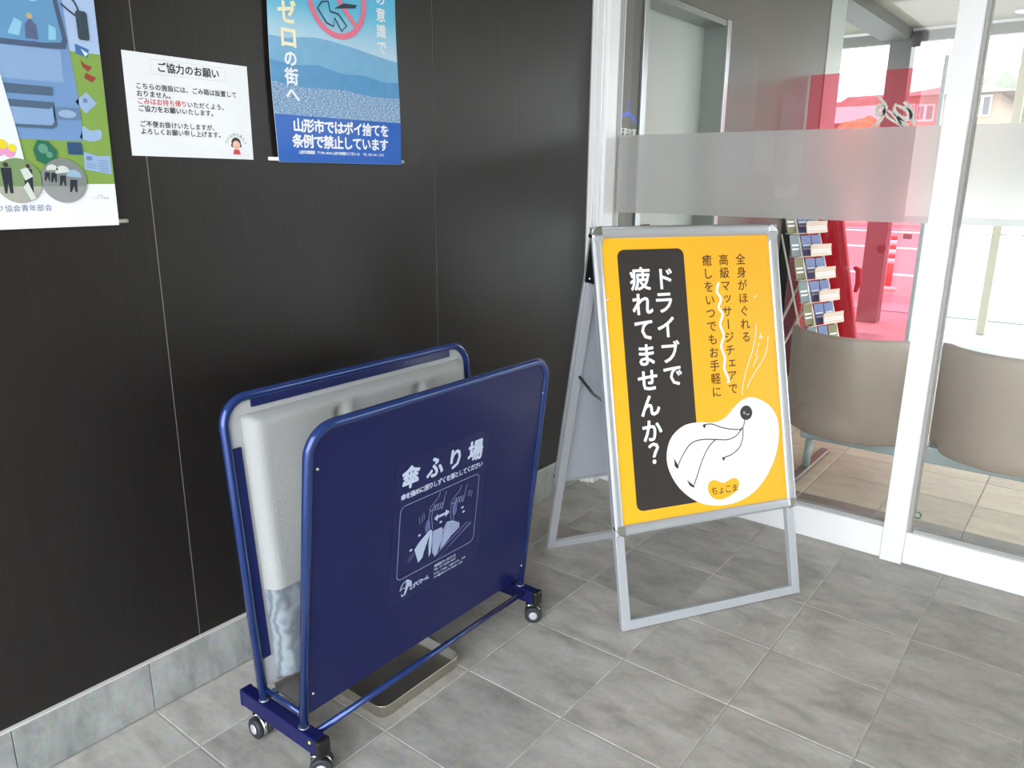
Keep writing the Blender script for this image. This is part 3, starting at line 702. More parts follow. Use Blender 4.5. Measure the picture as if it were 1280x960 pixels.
# grey sheets clipped with navy strips, then the padded cushions
for s_, sg, nm in ((bs, 1, 'back'), (fs, -1, 'front')):
    pq = [(-HW + 0.006, 0.03), (HW - 0.006, 0.03), (HW - 0.006, LF - rr)] + arc((HW - rr, LF - rr), rr - 0.006, 0, math.pi / 2, 6) + arc((-HW + rr, LF - rr), rr - 0.006, math.pi / 2, math.pi, 6)
    dd = (-0.002, 0.0) if sg > 0 else (-0.004, -0.001)
    slab(s_, pq, dd[0], dd[1], M_SHEETG, 'sheet')
    o1, o2 = (0.0005, 0.005) if sg > 0 else (-0.010, -0.0045)
    slab(s_, [(-0.322, 0.681), (0.320, 0.681), (0.320, LF - 0.006), (-0.322, LF - 0.006)], o1, o2, M_NAVY, 'clip_strip')
    for e_ in (-1, 1):
        slab(s_, [(e_ * 0.384, 0.100), (e_ * 0.361, 0.100), (e_ * 0.361, 0.600), (e_ * 0.384, 0.600)][::e_], o1, o2, M_NAVY, 'clip_strip')
    # cushion
    bm = BM(); nu, nv = 72, 64; w0, w1, h0, h1 = -0.352, 0.358, 0.03, 0.668
    grid = []
    th = 0.038 if sg > 0 else 0.022
    for j in range(nv + 1):
        row = []
        for i in range(nu + 1):
            a = w0 + (w1 - w0) * i / nu; b = h0 + (h1 - h0) * j / nv
            e1 = min(a - w0, w1 - a) / 0.030; e2 = (h1 - b) / 0.022; e3 = (b - h0) / 0.02
            k = 1.0
            for e_ in (e1, e2, e3):
                e_ = max(0.0, min(1.0, e_)); k *= math.sqrt(max(0.0, 1 - (1 - e_) ** 2))
            hgt = th * k
            for cx_ in (-0.109, 0.151):
                g = math.exp(-((a - cx_) / 0.012) ** 2) * (1 / (1 + math.exp(((0.632 - b) * -1) / 0.004))) * math.exp(-max(0, 0.632 - b) / 0.06)
                hgt -= 0.018 * g * k
                hgt += 0.006 * math.exp(-((a - cx_ - 0.03) / 0.02) ** 2) * math.exp(-((b - 0.60) / 0.05) ** 2) * k
            if b < 0.262: hgt *= 0.95
            hgt += k * 0.0022 * math.sin(a * 17 + b * 9) + k * (0.004 * math.sin(a * 40) * max(0, 0.262 - b) / 0.23)
            row.append(bm.verts.new(s_.p(a, b, sg * (0.001 + hgt) if sg > 0 else -0.004 - hgt)))
        grid.append(row)
    low = BM(); lowg = {}
    for j in range(nv):
        b = h0 + (h1 - h0) * (j + 0.5) / nv
        for i in range(nu):
            q = (grid[j][i], grid[j][i + 1], grid[j + 1][i + 1], grid[j + 1][i])
            if b < 0.255:
                vs = []
                for v in q:
                    if v not in lowg: lowg[v] = low.verts.new(v.co)
                    vs.append(lowg[v])
                fa = low.faces.new(vs if sg > 0 else vs[::-1])
            else: fa = bm.faces.new(q if sg > 0 else q[::-1])
            fa.smooth = True
    for v in [v for v in bm.verts if not v.link_faces]: bm.verts.remove(v)
    pd = obj('cushion', bm, M_PAD, t, label='pale grey padded absorbent fabric')
    obj('mesh_fabric', low, M_MESHF, t, label='darker grey mesh fabric along the foot of the pad')
# shelf under the pads
bm = BM(); box(bm, 0.322, 0.436, YC - 0.372, YC + 0.372, 0.128, 0.133); box(bm, 0.322, 0.327, YC - 0.372, YC + 0.372, 0.133, 0.145); obj('drip_shelf', bm, mat('brown_grey_plate', (112, 106, 102), 0.45, 0.4), t)
for e_ in (-1, 1):
    yb = YC + e_ * HW
    bm = BM(); tube(bm, [(0.303, yb - e_ * 0.004, 0.132), (0.455, yb - e_ * 0.004, 0.132)], 0.0062, 10); obj('cross_tube', bm, M_NAVYT, t)
    bm = BM(); box(bm, 0.238, 0.508, yb - 0.015, yb + 0.015, 0.064, 0.105); fb = obj('foot_bar', bm, M_NAVYB, t, bevel=0.003)
    bm = BM(); box(bm, 0.506, 0.523, yb - 0.0165, yb + 0.0165, 0.062, 0.1065); obj('end_cap', bm, M_BLACK, fb, bevel=0.005)
    bm = BM(); box(bm, 0.228, 0.240, yb - 0.0165, yb + 0.0165, 0.062, 0.1065); obj('end_cap', bm, M_NAVYB, fb, bevel=0.005)
    if e_ < 0:
        bm = BM(); cyl(bm, (0.490, yb - 0.0155, 0.093), (0, 1, 0), 0.0036, 0.002, 12); obj('sticker', bm, mat('lime_dot', (205, 220, 60), 0.5), fb, label='small lime green dot sticker')
bm = BM(); tube(bm, [(0.474, YC - HW + 0.014, 0.092), (0.474, YC + HW - 0.014, 0.092)], 0.0080, 12); obj('long_tube', bm, M_NAVYT, t)
bm = BM(); tube(bm, [(0.285, YC - HW + 0.014, 0.092), (0.285, YC + HW - 0.014, 0.092)], 0.0080, 12); obj('long_tube', bm, M_NAVYT, t)
# casters
for cx_, cyy, ang in ((0.272, YC - HW, -1.62), (0.487, YC - HW, -0.75), (0.487, YC + HW, -0.95), (0.272, YC + HW, 0.4)):
    ax = Vector((math.cos(ang), math.sin(ang), 0)); fw = Vector((-ax.y, ax.x, 0)); c = Vector((cx_, cyy, 0.025)) + fw * 0.012
    bm = BM(); cyl(bm, (cx_, cyy, 0.060), (0, 0, 1), 0.0065, 0.014, 14); cyl(bm, (cx_, cyy, 0.0525), (0, 0, 1), 0.011, 0.004, 14)
    # hooded chrome body between the wheels
    prof = [c + fw * (0.0235 * math.cos(a)) + Vector((0, 0, 0.0245 * math.sin(a))) for a in [math.radians(-35 + 250 * i / 14) for i in range(15)]]
    A = [bm.verts.new(p_ - ax * 0.006) for p_ in prof]; B = [bm.verts.new(p_ + ax * 0.006) for p_ in prof]
    for i in range(14): fa = bm.faces.new((A[i], A[i + 1], B[i + 1], B[i])); fa.smooth = True
    bm.faces.new(A[::-1]); bm.faces.new(B)
    cs = obj('caster', bm, M_CHROME, t)
    for q in (-1, 1):
        wc = c + ax * q * 0.0135
        bm = BM(); tube(bm, [wc - ax * q * 0.0065, wc - ax * q * 0.0055, wc + ax * q * 0.004, wc + ax * q * 0.0065], [0.0235, 0.025, 0.025, 0.0215], 28); obj('wheel', bm, M_RUBBER, cs)
        bm = BM(); tube(bm, [wc + ax * q * 0.005, wc + ax * q * 0.0072, wc + ax * q * 0.0085], [0.0125, 0.0125, 0.009], 24); obj('hub', bm, mat('hub_grey', (190, 192, 194), 0.35, 0.2), cs)

# ---- stainless drip tray on the floor under the rack
bm = BM(); x0, x1, y0, y1 = 0.300, 0.474, -1.662, -1.378
def ring(a, z): return [bm.verts.new((px_, py_, z)) for px_, py_ in rrect(x0 - a, x1 + a, y0 - a, y1 + a, 0.024 + a, 5)]
rs = [ring(-0.008, 0.0015), ring(-0.002, 0.004), ring(0.0, 0.034), ring(0.003, 0.0355), ring(0.0035, 0.033), ring(0.0008, 0.032), ring(-0.001, 0.001), ring(-0.006, 0.0002)]
for A, B in zip(rs, rs[1:]):
    for k in range(len(A)): fa = bm.faces.new((A[k], A[(k + 1) % len(A)], B[(k + 1) % len(A)], B[k])); fa.smooth = True
bm.faces.new(rs[0][::-1]); bm.faces.new(rs[-1]); bmesh.ops.recalc_face_normals(bm, faces=bm.faces)
o = obj('drip_tray', bm, M_STEEL); tag(o, 'shallow stainless steel tray on the floor beneath the blue umbrella rack', 'tray')

# ============================================================ POSTERS ON THE DARK WALL
def sheet_obj(name, pts, m, x0, x1, parent):
    s_ = Sheet((0, 0, 0), (0, 1, 0), (0, 0, 1)); return slab(s_, pts, x0, x1, m, name, parent)
WS = Sheet((0, 0, 0), (0, 1, 0), (0, 0, 1))
M_PAPER = mat('white_paper', (236, 238, 242), 0.55, coat=0.25)
P = lambda n, c, **k: mat(n, c, 0.55, coat=0.15, **k)
# laminated notice
t = thing('notice', 'small white laminated notice about taking rubbish home, between the two larger posters', 'notice', (0.0, -1.73, 1.313))
nt_ = sheet_obj('paper', [(-1.8775, 1.314), (-1.582, 1.312), (-1.581, 1.5225), (-1.8755, 1.5235)], M_PAPER, 0.0006, 0.0018, t)
DX = 0.0022
ink('title_box', WS, lambda bm: WS.stroke(bm, rrect(-1.817, -1.640, 1.483, 1.5125, 0.004), 0.0008, DX, closed=True), P('faint_grey', (205, 207, 212)), nt_)
NB = P('notice_black', (34, 34, 38))
lines(WS, NB, nt_, [('ご協力のお願い', -1.7925, 1.4985, 0.0212, 0.0212)], d=DX, bold=0.03)
lines(WS, NB, nt_, [(tx, wx, hx, 0.0138, 0.01415) for tx, wx, hx in (('こちらの施設には、ごみ箱は設置して', -1.8475, 1.4565), ('おりません。', -1.8475, 1.4415), ('いただくよう、', -1.8475 + 0.01415 * 8, 1.4265),
    ('ご協力をお願いいたします。', -1.8475, 1.4115), ('ご不便お掛けいたしますが、', -1.8475, 1.3800), ('よろしくお願い申し上げます。', -1.8475, 1.3650))], d=DX, bold=0.024)
ink('lettering', WS, lambda bm: WS.text(bm, 'ごみはお持ち帰り', -1.8475, 1.4265, 0.0140, 0.01415, d=DX, bold=0.016), P('notice_red', (205, 40, 50)), nt_)
cx_, cz_ = -1.626, 1.345
ink('drawing', WS, lambda bm: (WS.disc(bm, (cx_, cz_ + 0.004), 0.0125, DX, 20), WS.disc(bm, (cx_ - 0.010, cz_ - 0.002), 0.004, DX), WS.disc(bm, (cx_ + 0.010, cz_ - 0.002), 0.004, DX)), P('hair_dark', (58, 40, 40)), nt_)
ink('drawing', WS, lambda bm: WS.disc(bm, (cx_, cz_ - 0.001), 0.0100, DX + 0.0003, 20), P('skin_print', (240, 196, 172)), nt_)
def f(bm):
    WS.poly(bm, [(cx_ - 0.010, cz_ - 0.022), (cx_ + 0.010, cz_ - 0.022), (cx_ + 0.007, cz_ - 0.011), (cx_ - 0.007, cz_ - 0.011)], DX + 0.0002)
    WS.stroke(bm, arc((cx_, cz_ - 0.003), 0.004, math.pi, 2 * math.pi, 5), 0.0010, DX + 0.0006)
ink('drawing', WS, f, P('red_top', (208, 70, 76)), nt_)
def f(bm):
    for i, ch in enumerate('ゴミは持ち帰ろう'):
        a = math.radians(160 - 20 * i); WS.text(bm, ch, cx_ + 0.0265 * math.cos(a), cz_ - 0.004 + 0.0265 * math.sin(a), 0.0078, d=DX, bold=0.01, rot=a - math.pi / 2)
ink('lettering', WS, f, P('green_text', (96, 150, 84)), nt_)

# blue town poster
t = thing('poster', 'blue poster with no-littering ring, mountain and town view, beside the white notice', 'poster', (0.0, -1.31, 1.307))
wav = lambda z, k: 0.0035 * math.sin((z - 1.3) * 11 + k)
zs = [1.308 + 0.594 * i / 16 for i in range(17)]
outl = [(-1.5195 + wav(z, 2.2), z) for z in zs] + [(-1.1005 + wav(z, 0.4), z) for z in zs[::-1]]
M_GRAD = bpy.data.materials.new('print_sky'); M_GRAD.use_nodes = True
_n = M_GRAD.node_tree.nodes; _l = M_GRAD.node_tree.links; _b = _n['Principled BSDF']; _b.inputs['Roughness'].default_value = 0.5; _b.inputs['Coat Weight'].default_value = 0.2
_t = _n.new('ShaderNodeTexCoord'); _s = _n.new('ShaderNodeSeparateXYZ'); _r = _n.new('ShaderNodeValToRGB'); _m = _n.new('ShaderNodeMapRange')
_m.inputs[1].default_value = 1.56; _m.inputs[2].default_value = 1.9
_e = _r.color_ramp.elements; _e[0].position = 0.0; _e[0].color = lin(205, 222, 238); _e[1].position = 1.0; _e[1].color = lin(52, 150, 214); _k = _e.new(0.38); _k.color = lin(98, 190, 224)
_l.new(_t.outputs['Object'], _s.inputs[0]); _l.new(_s.outputs['Z'], _m.inputs[0]); _l.new(_m.outputs[0], _r.inputs[0]); _l.new(_r.outputs[0], _b.inputs['Base Color'])
pp_ = sheet_obj('paper', outl, M_GRAD, 0.005, 0.0056, t)
def clipw(z): return (-1.5195 + wav(z, 2.2), -1.1005 + wav(z, 0.4))
def band(bm, zt, zb, d):
    """zt: list of (y,z) top outline left to right ; down to zb"""
    l0, l1 = clipw(zb); WS.poly(bm, [(l0, zb)] + [(clipw(zt[0][1])[0], zt[0][1])] + zt[1:-1] + [(clipw(zt[-1][1])[1], zt[-1][1])] + [(l1, zb)], d)
ink('mountain', WS, lambda bm: band(bm, [(-1.52, 1.600), (-1.47, 1.599), (-1.43, 1.606), (-1.385, 1.611), (-1.344, 1.610), (-1.30, 1.606), (-1.25, 1.601), (-1.20, 1.594), (-1.15, 1.588), (-1.10, 1.584)], 1.50, 0.0061), P('print_mountain', (118, 176, 214), var=0.12, scale=30), pp_)
ink('hill', WS, lambda bm: band(bm, [(-1.52, 1.545), (-1.45, 1.540), (-1.38, 1.546), (-1.30, 1.534), (-1.22, 1.536), (-1.16, 1.527), (-1.10, 1.530)], 1.47, 0.0065), P('print_hill', (82, 150, 200), var=0.15, scale=40), pp_)
M_CITY = bpy.data.materials.new('print_town'); M_CITY.use_nodes = True
_n = M_CITY.node_tree.nodes; _l = M_CITY.node_tree.links; _b = _n['Principled BSDF']; _b.inputs['Roughness'].default_value = 0.5
_t = _n.new('ShaderNodeTexCoord'); _mp = _n.new('ShaderNodeMapping'); _mp.inputs['Scale'].default_value = (1, 70, 220); _z = _n.new('ShaderNodeTexNoise'); _z.inputs['Scale'].default_value = 2.2; _z.inputs['Detail'].default_value = 3
_r = _n.new('ShaderNodeValToRGB'); _e = _r.color_ramp.elements; _e[0].position = 0.4; _e[0].color = lin(70, 132, 186); _e[1].position = 0.66; _e[1].color = lin(196, 212, 228)
_l.new(_t.outputs['Object'], _mp.inputs[0]); _l.new(_mp.outputs[0], _z.inputs[0]); _l.new(_z.outputs['Fac'], _r.inputs[0]); _l.new(_r.outputs[0], _b.inputs['Base Color'])
ink('town', WS, lambda bm: band(bm, [(-1.52, 1.497), (-1.42, 1.489), (-1.30, 1.494), (-1.2, 1.485), (-1.10, 1.488)], 1.41, 0.0069), M_CITY, pp_)
ink('title_band', WS, lambda bm: band(bm, [(-1.52, 1.4215), (-1.3, 1.4215), (-1.10, 1.4225)], 1.3085, 0.0073), P('print_royal_blue', (24, 96, 190)), pp_)
PWH = P('print_white', (240, 244, 250))
lines(WS, PWH, pp_, [('山形市ではポイ捨てを', -1.4525, 1.3985, 0.0345, 0.0325), ('条例で禁止しています', -1.4570, 1.3605, 0.0345, 0.0325)], d=0.0077, bold=0.034)
lines(WS, PWH, pp_, [('山形市環境課', -1.4520, 1.3335, 0.0096, 0.0084), ('〒990-8540 山形市旅篭町２丁目3-25', -1.3940, 1.3335, 0.0088, 0.0080), ('TEL 023-641-1212', -1.2400, 1.3335, 0.0088, 0.0080)], name='small_print', d=0.0077, bold=0.03)
lines(WS, PWH, pp_, [('の街へ', -1.4635, 1.5535, 0.041, 0.0415)], d=0.0077, bold=0.034, vertical=True)
WW = P('print_white', (240, 244, 250))
def f(bm): WS.text(bm, 'たの意識で', -1.160, 1.778, 0.036, 0.0405, d=0.0077, bold=0.02, vertical=True)
ink('lettering', WS, f, WW, pp_)
def f(bm):
    WS.text(bm, 'ポイ捨てゼロ', -1.466, 1.602 + 5 * 0.056, 0.056, 0.056, d=0.0077, bold=0.035, vertical=True)
ink('lettering', WS, f, P('print_cream', (246, 240, 206)), pp_)
rc, rrd = (-1.308, 1.713), 0.089
ink('ban_ring', WS, lambda bm: (WS.stroke(bm, arc(rc, rrd, 0, 2 * math.pi, 48)[:-1], 0.0140, 0.0079, closed=True),
                                WS.stroke(bm, [(rc[0] - 0.060, rc[1] + 0.060), (rc[0] + 0.062, rc[1] - 0.062)], 0.0120, 0.0082, caps=False)), P('print_rose', (232, 118, 146)), pp_)
def hz(x, y): return (-1.512 + (x - 160) * 0.000655, 1.691 - y * 0.00047 + (x - 230) * 0.00003)
def f(bm):
    pts = [hz(*q) for q in ((372, 30), (395, -4), (425, -10), (432, 38), (472, 46), (512, 100), (486, 132), (452, 68), (446, 112), (412, 98))]
    WS.stroke(bm, pts, 0.0042, 0.0086, closed=True)
    WS.poly(bm, [hz(452, 22), hz(500, -12), hz(570, -14), hz(560, 4)], 0.0086)
ink('drawing', WS, f, P('print_dark_slate', (30, 52, 66)), pp_)
M_ROD = mat('white_rod', (232, 230, 222), 0.4)
bm = BM(); tube(bm, [(-0.0013, -1.5400, 1.3155), (-0.0013, -1.0820, 1.3165)], 0.0046, 12)
rod = obj('weight_rod', bm, M_ROD, t)
t.location.x += 0.006

# green poster at the left edge
t = thing('poster', 'green and white poster with a blue truck front and two round photos, at far left', 'poster', (0.0, -2.14, 1.17))
pg = sheet_obj('paper', [(-2.347, 1.1715), (-1.9280, 1.1715), (-1.9265, 1.30), (-1.9250, 1.45), (-1.9240, 1.61), (-1.924, 1.764), (-2.347, 1.764)], M_PAPER, 0.005, 0.0056, t)
R_ = -1.9262
def lay(name, fn, c, **k): return ink(name, WS, fn, P('g_%d_%d_%d' % c, c), pg)
lay('backdrop', lambda bm: WS.poly(bm, [(-2.347, 1.505), (R_ + 0.0015, 1.505), (R_ + 0.0022, 1.764), (-2.347, 1.764)], 0.0060), (168, 192, 228))
lay('backdrop', lambda bm: WS.poly(bm, [(-2.347, 1.2555), (R_ - 0.0008, 1.2555), (R_ + 0.001, 1.507), (-2.347, 1.507)], 0.0061), (128, 162, 74))
lay('truck_drawing', lambda bm: WS.poly(bm, [(-2.347, 1.339), (-1.980, 1.339), (-1.978, 1.42), (-1.983, 1.50), (-1.985, 1.60), (-2.01, 1.68), (-2.347, 1.68)], 0.0065), (112, 148, 196))
lay('truck_drawing', lambda bm: WS.poly(bm, [(-2.347, 1.445), (-2.002, 1.447), (-2.000, 1.5055), (-2.347, 1.5015)], 0.0069), (134, 166, 206))
lay('truck_drawing', lambda bm: WS.poly(bm, [(-2.347, 1.500), (-2.02, 1.507), (-1.990, 1.509), (-1.985, 1.524), (-1.995, 1.60), (-2.01, 1.66), (-2.347, 1.66)], 0.0072), (70, 88, 116))
lay('truck_drawing', lambda bm: WS.poly(bm, [(-2.347, 1.512), (-2.03, 1.516), (-1.998, 1.520), (-1.994, 1.528), (-2.003, 1.595), (-2.02, 1.65), (-2.347, 1.65)], 0.0075), (96, 148, 190))
def f(bm):
    WS.poly(bm, [(-2.09, 1.525), (-2.07, 1.523), (-2.062, 1.548), (-2.075, 1.553)], 0.0079); WS.disc(bm, (-2.04, 1.60), 0.014, 0.0079); WS.poly(bm, [(-2.02, 1.522), (-2.006, 1.524), (-2.004, 1.545), (-2.016, 1.550)], 0.0079)
    WS.disc(bm, (-2.095, 1.59), 0.010, 0.0079)
lay('truck_drawing', f, (140, 196, 222))
lay('truck_drawing', lambda bm: (WS.poly(bm, [(-2.060, 1.520), (-2.038, 1.520), (-2.038, 1.545), (-2.048, 1.556), (-2.058, 1.545)], 0.0079),
                                 WS.stroke(bm, [(-2.082, 1.507), (-2.045, 1.516)], 0.003, 0.0081)), (84, 96, 134))
lay('truck_drawing', lambda bm: WS.disc(bm, (-2.048, 1.560), 0.0052, 0.0081), (190, 170, 110))
def f(bm):
    WS.poly(bm, rrect(-1.964, -1.9425, 1.530, 1.583, 0.005), 0.0079)
    WS.stroke(bm, spline([(-1.957, 1.582), (-1.965, 1.60), (-1.982, 1.603)], 4), 0.0035, 0.0077); WS.stroke(bm, spline([(-1.962, 1.572), (-1.975, 1.580), (-1.988, 1.590)], 4), 0.0035, 0.0078)
lay('truck_drawing', f, (52, 68, 80))
lay('truck_drawing', lambda bm: (WS.poly(bm, [(-2.347, 1.420), (-2.026, 1.421), (-2.024, 1.437), (-2.347, 1.440)], 0.0079), WS.poly(bm, [(-2.347, 1.360), (-2.034, 1.360), (-2.026, 1.366), (-2.026, 1.409), (-2.347, 1.412)], 0.0079)), (74, 98, 122))
lay('truck_drawing', lambda bm: WS.poly(bm, [(-2.347, 1.366), (-2.036, 1.366), (-2.030, 1.372), (-2.030, 1.400), (-2.036, 1.396), (-2.347, 1.399)], 0.0083), (132, 164, 204))
lay('truck_drawing', lambda bm: WS.poly(bm, rrect(-2.028, -1.979, 1.378, 1.4015, 0.003), 0.0079), (98, 128, 166))
lay('truck_drawing', lambda bm: WS.disc(bm, (-2.004, 1.389), 0.017, 0.0083, 20, 0.0075), (150, 176, 206))
lay('blank_shape', lambda bm: WS.poly(bm, [(-2.347, 1.28), (-2.094, 1.30), (-2.100, 1.36), (-2.113, 1.455), (-2.125, 1.50), (-2.347, 1.50)], 0.0087), (226, 232, 240))
lay('leaf_logo', lambda bm: WS.poly(bm, [(-2.076, 1.320), (-2.066, 1.338), (-2.046, 1.336), (-2.033, 1.318), (-2.036, 1.300), (-2.054, 1.290), (-2.072, 1.300)], 0.0087), (30, 104, 78))
lay('leaf_logo', lambda bm: (WS.disc(bm, (-2.058, 1.322), 0.009, 0.0091), WS.disc(bm, (-2.048, 1.311), 0.006, 0.0091)), (96, 150, 130))
lay('litter_drawing', lambda bm: WS.poly(bm, rrect(-2.0125, -1.9845, 1.3125, 1.336, 0.003), 0.0087), (40, 78, 116))
def f(bm):
    WS.poly(bm, [(-1.984, 1.284), (-1.931, 1.275), (-1.930, 1.312), (-1.955, 1.311), (-1.982, 1.319)], 0.0065)
    WS.poly(bm, spline([(-1.982, 1.352), (-1.984, 1.345), (-1.964, 1.339), (-1.944, 1.345), (-1.943, 1.362), (-1.962, 1.360), (-1.976, 1.368)], 4, True), 0.0065)
    WS.poly(bm, [(-1.985, 1.414), (-1.962, 1.433), (-1.943, 1.413), (-1.968, 1.392)], 0.0065)
lay('litter_drawing', f, (150, 178, 214))
lay('litter_drawing', lambda bm: ([WS.stroke(bm, [(-1.956 + 0.0, 1.303 - 0.005 * k), (-1.936, 1.300 - 0.005 * k)], 0.0012, 0.0069, caps=False) for k in range(5)], WS.rect(bm, -1.978, -1.967, 1.302, 1.310, 0.0069), [WS.stroke(bm, [(-1.980, 1.297 - 0.004 * k), (-1.960, 1.294 - 0.004 * k)], 0.001, 0.0069, caps=False) for k in range(3)], WS.rect(bm, -1.970, -1.962, 1.413, 1.421, 0.0069)), (104, 132, 168))
lay('litter_drawing', lambda bm: (WS.poly(bm, [(-1.966, 1.494), (-1.958, 1.486), (-1.944, 1.482), (-1.953, 1.472), (-1.962, 1.480)], 0.0065), WS.poly(bm, [(-1.958, 1.470), (-1.938, 1.462), (-1.948, 1.452), (-1.962, 1.460)], 0.0065)), (150, 60, 50))
lay('litter_drawing', lambda bm: WS.poly(bm, [(-1.972, 1.522), (-1.946, 1.514), (-1.950, 1.498), (-1.972, 1.504)], 0.0066), (62, 110, 170))
lay('litter_drawing', lambda bm: WS.poly(bm, [(-1.962, 1.514), (-1.948, 1.506), (-1.955, 1.500)], 0.0070), (210, 225, 235))
# round photos
def photo(c, r, tilt):
    def base(bm): WS.disc(bm, c, r, 0.0091, 32)
    lay('round_photo', base, (128, 134, 132) if tilt else (120, 146, 98))
    def low(bm):
        a0 = math.radians(200); WS.poly(bm, arc(c, r * 0.99, math.radians(195), math.radians(345), 16), 0.0094)
    lay('round_photo', low, (146, 148, 148) if tilt else (168, 168, 156))
photo((-2.109, 1.262), 0.0415, 0); photo((-2.027, 1.262), 0.0425, 1)
def f(bm):
    for a, b, s_ in ((-2.057, 1.270, 0.8), (-2.045, 1.268, 0.9), (-2.029, 1.262, 1.0), (-2.010, 1.252, 1.2)):
        WS.poly(bm, [(a - 0.005 * s_, b + 0.010 * s_), (a + 0.006 * s_, b + 0.010 * s_), (a + 0.004 * s_, b - 0.010 * s_), (a + 0.001, b - 0.010 * s_), (a, b), (a - 0.005 * s_, b - 0.010 * s_), (a - 0.008 * s_, b - 0.010 * s_)], 0.0097)
    for a, b, s_ in ((-2.128, 1.262, 1.3), (-2.092, 1.262, 1.2)):
        WS.poly(bm, [(a - 0.007 * s_, b + 0.018 * s_), (a + 0.007 * s_, b + 0.018 * s_), (a + 0.005 * s_, b - 0.018 * s_), (a + 0.001, b - 0.018 * s_), (a, b - 0.004), (a - 0.003 * s_, b - 0.018 * s_), (a - 0.006 * s_, b - 0.018 * s_)], 0.0097)
lay('round_photo', f, (34, 38, 50))
lay('round_photo', lambda bm: (WS.disc(bm, (-2.128, 1.291), 0.0045, 0.0102, 12), WS.disc(bm, (-2.090, 1.289), 0.004, 0.0102, 12)), (60, 46, 40))
lay('round_photo', lambda bm: (WS.poly(bm, arc((-2.047, 1.282), 0.011, 0, math.pi, 8), 0.0099), WS.poly(bm, arc((-2.028, 1.277), 0.014, 0.1, math.pi + 0.1, 8), 0.0099), WS.poly(bm, [(-2.104, 1.282), (-2.092, 1.287), (-2.083, 1.270), (-2.098, 1.262)], 0.0099), WS.poly(bm, [(-2.103, 1.250), (-2.094, 1.260), (-2.083, 1.228), (-2.093, 1.226)], 0.0099)), (206, 214, 208))
lay('round_photo', lambda bm: WS.poly(bm, arc((-2.008, 1.269), 0.0145, -0.1, math.pi - 0.1, 8), 0.0101), (150, 180, 206))
ink('lettering', WS, lambda bm: WS.text(bm, '山形県トラック協会青年部会', -2.0625 - 0.01405 * 12, 1.2105, 0.0138, 0.01405, d=0.0061, bold=0.004), P('indigo_text', (74, 84, 140)), pg)
lines(WS, P('grey_text', (140, 142, 150)), pg, [('公式', -1.9625, 1.2325, 0.0052, 0.0056), ('トラック協会', -1.9735, 1.2275, 0.0052, 0.0056)], name='small_print', d=0.0061)
lay('flower_drawing', lambda bm: (WS.disc(bm, (-2.136, 1.318), 0.012, 0.0095, 12), WS.disc(bm, (-2.118, 1.314), 0.010, 0.0096, 12)), (222, 150, 190))
lay('flower_drawing', lambda bm: (WS.disc(bm, (-2.128, 1.328), 0.009, 0.0099, 12), WS.disc(bm, (-2.112, 1.322), 0.007, 0.0099, 12)), (226, 208, 40))
bm = BM(); tube(bm, [(-0.0013, -2.36, 1.1790), (-0.0013, -1.9060, 1.1790)], 0.0046, 12); obj('weight_rod', bm, M_ROD, t)
t.location.x += 0.006

# ============================================================ BEYOND THE GLASS
# restroom style changing room sign on the inner wall
t = thing('changing_room_sign', 'blue coat hanger symbol with white lettering on the inner wall beside the doorway', 'sign', (0.0, 0.22, 1.44))
s3 = Sheet((0.0008, 0, 0), (0, 1, 0), (0, 0, 1))
def f(bm):
    s3.poly(bm, [(0.140, 1.508), (0.165, 1.530), (0.205, 1.543), (0.225, 1.543), (0.265, 1.530), (0.292, 1.508), (0.284, 1.498), (0.255, 1.515), (0.225, 1.526), (0.205, 1.526), (0.175, 1.515), (0.148, 1.498)], 0)
    s3.stroke(bm, spline([(0.215, 1.540), (0.215, 1.556), (0.229, 1.568), (0.224, 1.582), (0.208, 1.580)], 4), 0.008, 0.0003)
ink('hanger_symbol', s3, f, mat('sign_blue', (70, 100, 205), 0.5), t)
ink('lettering', s3, lambda bm: s3.text(bm, '男子更衣室', 0.130, 1.461, 0.036, 0.036, d=0.0003, bold=0.02), M_WHITE, t)

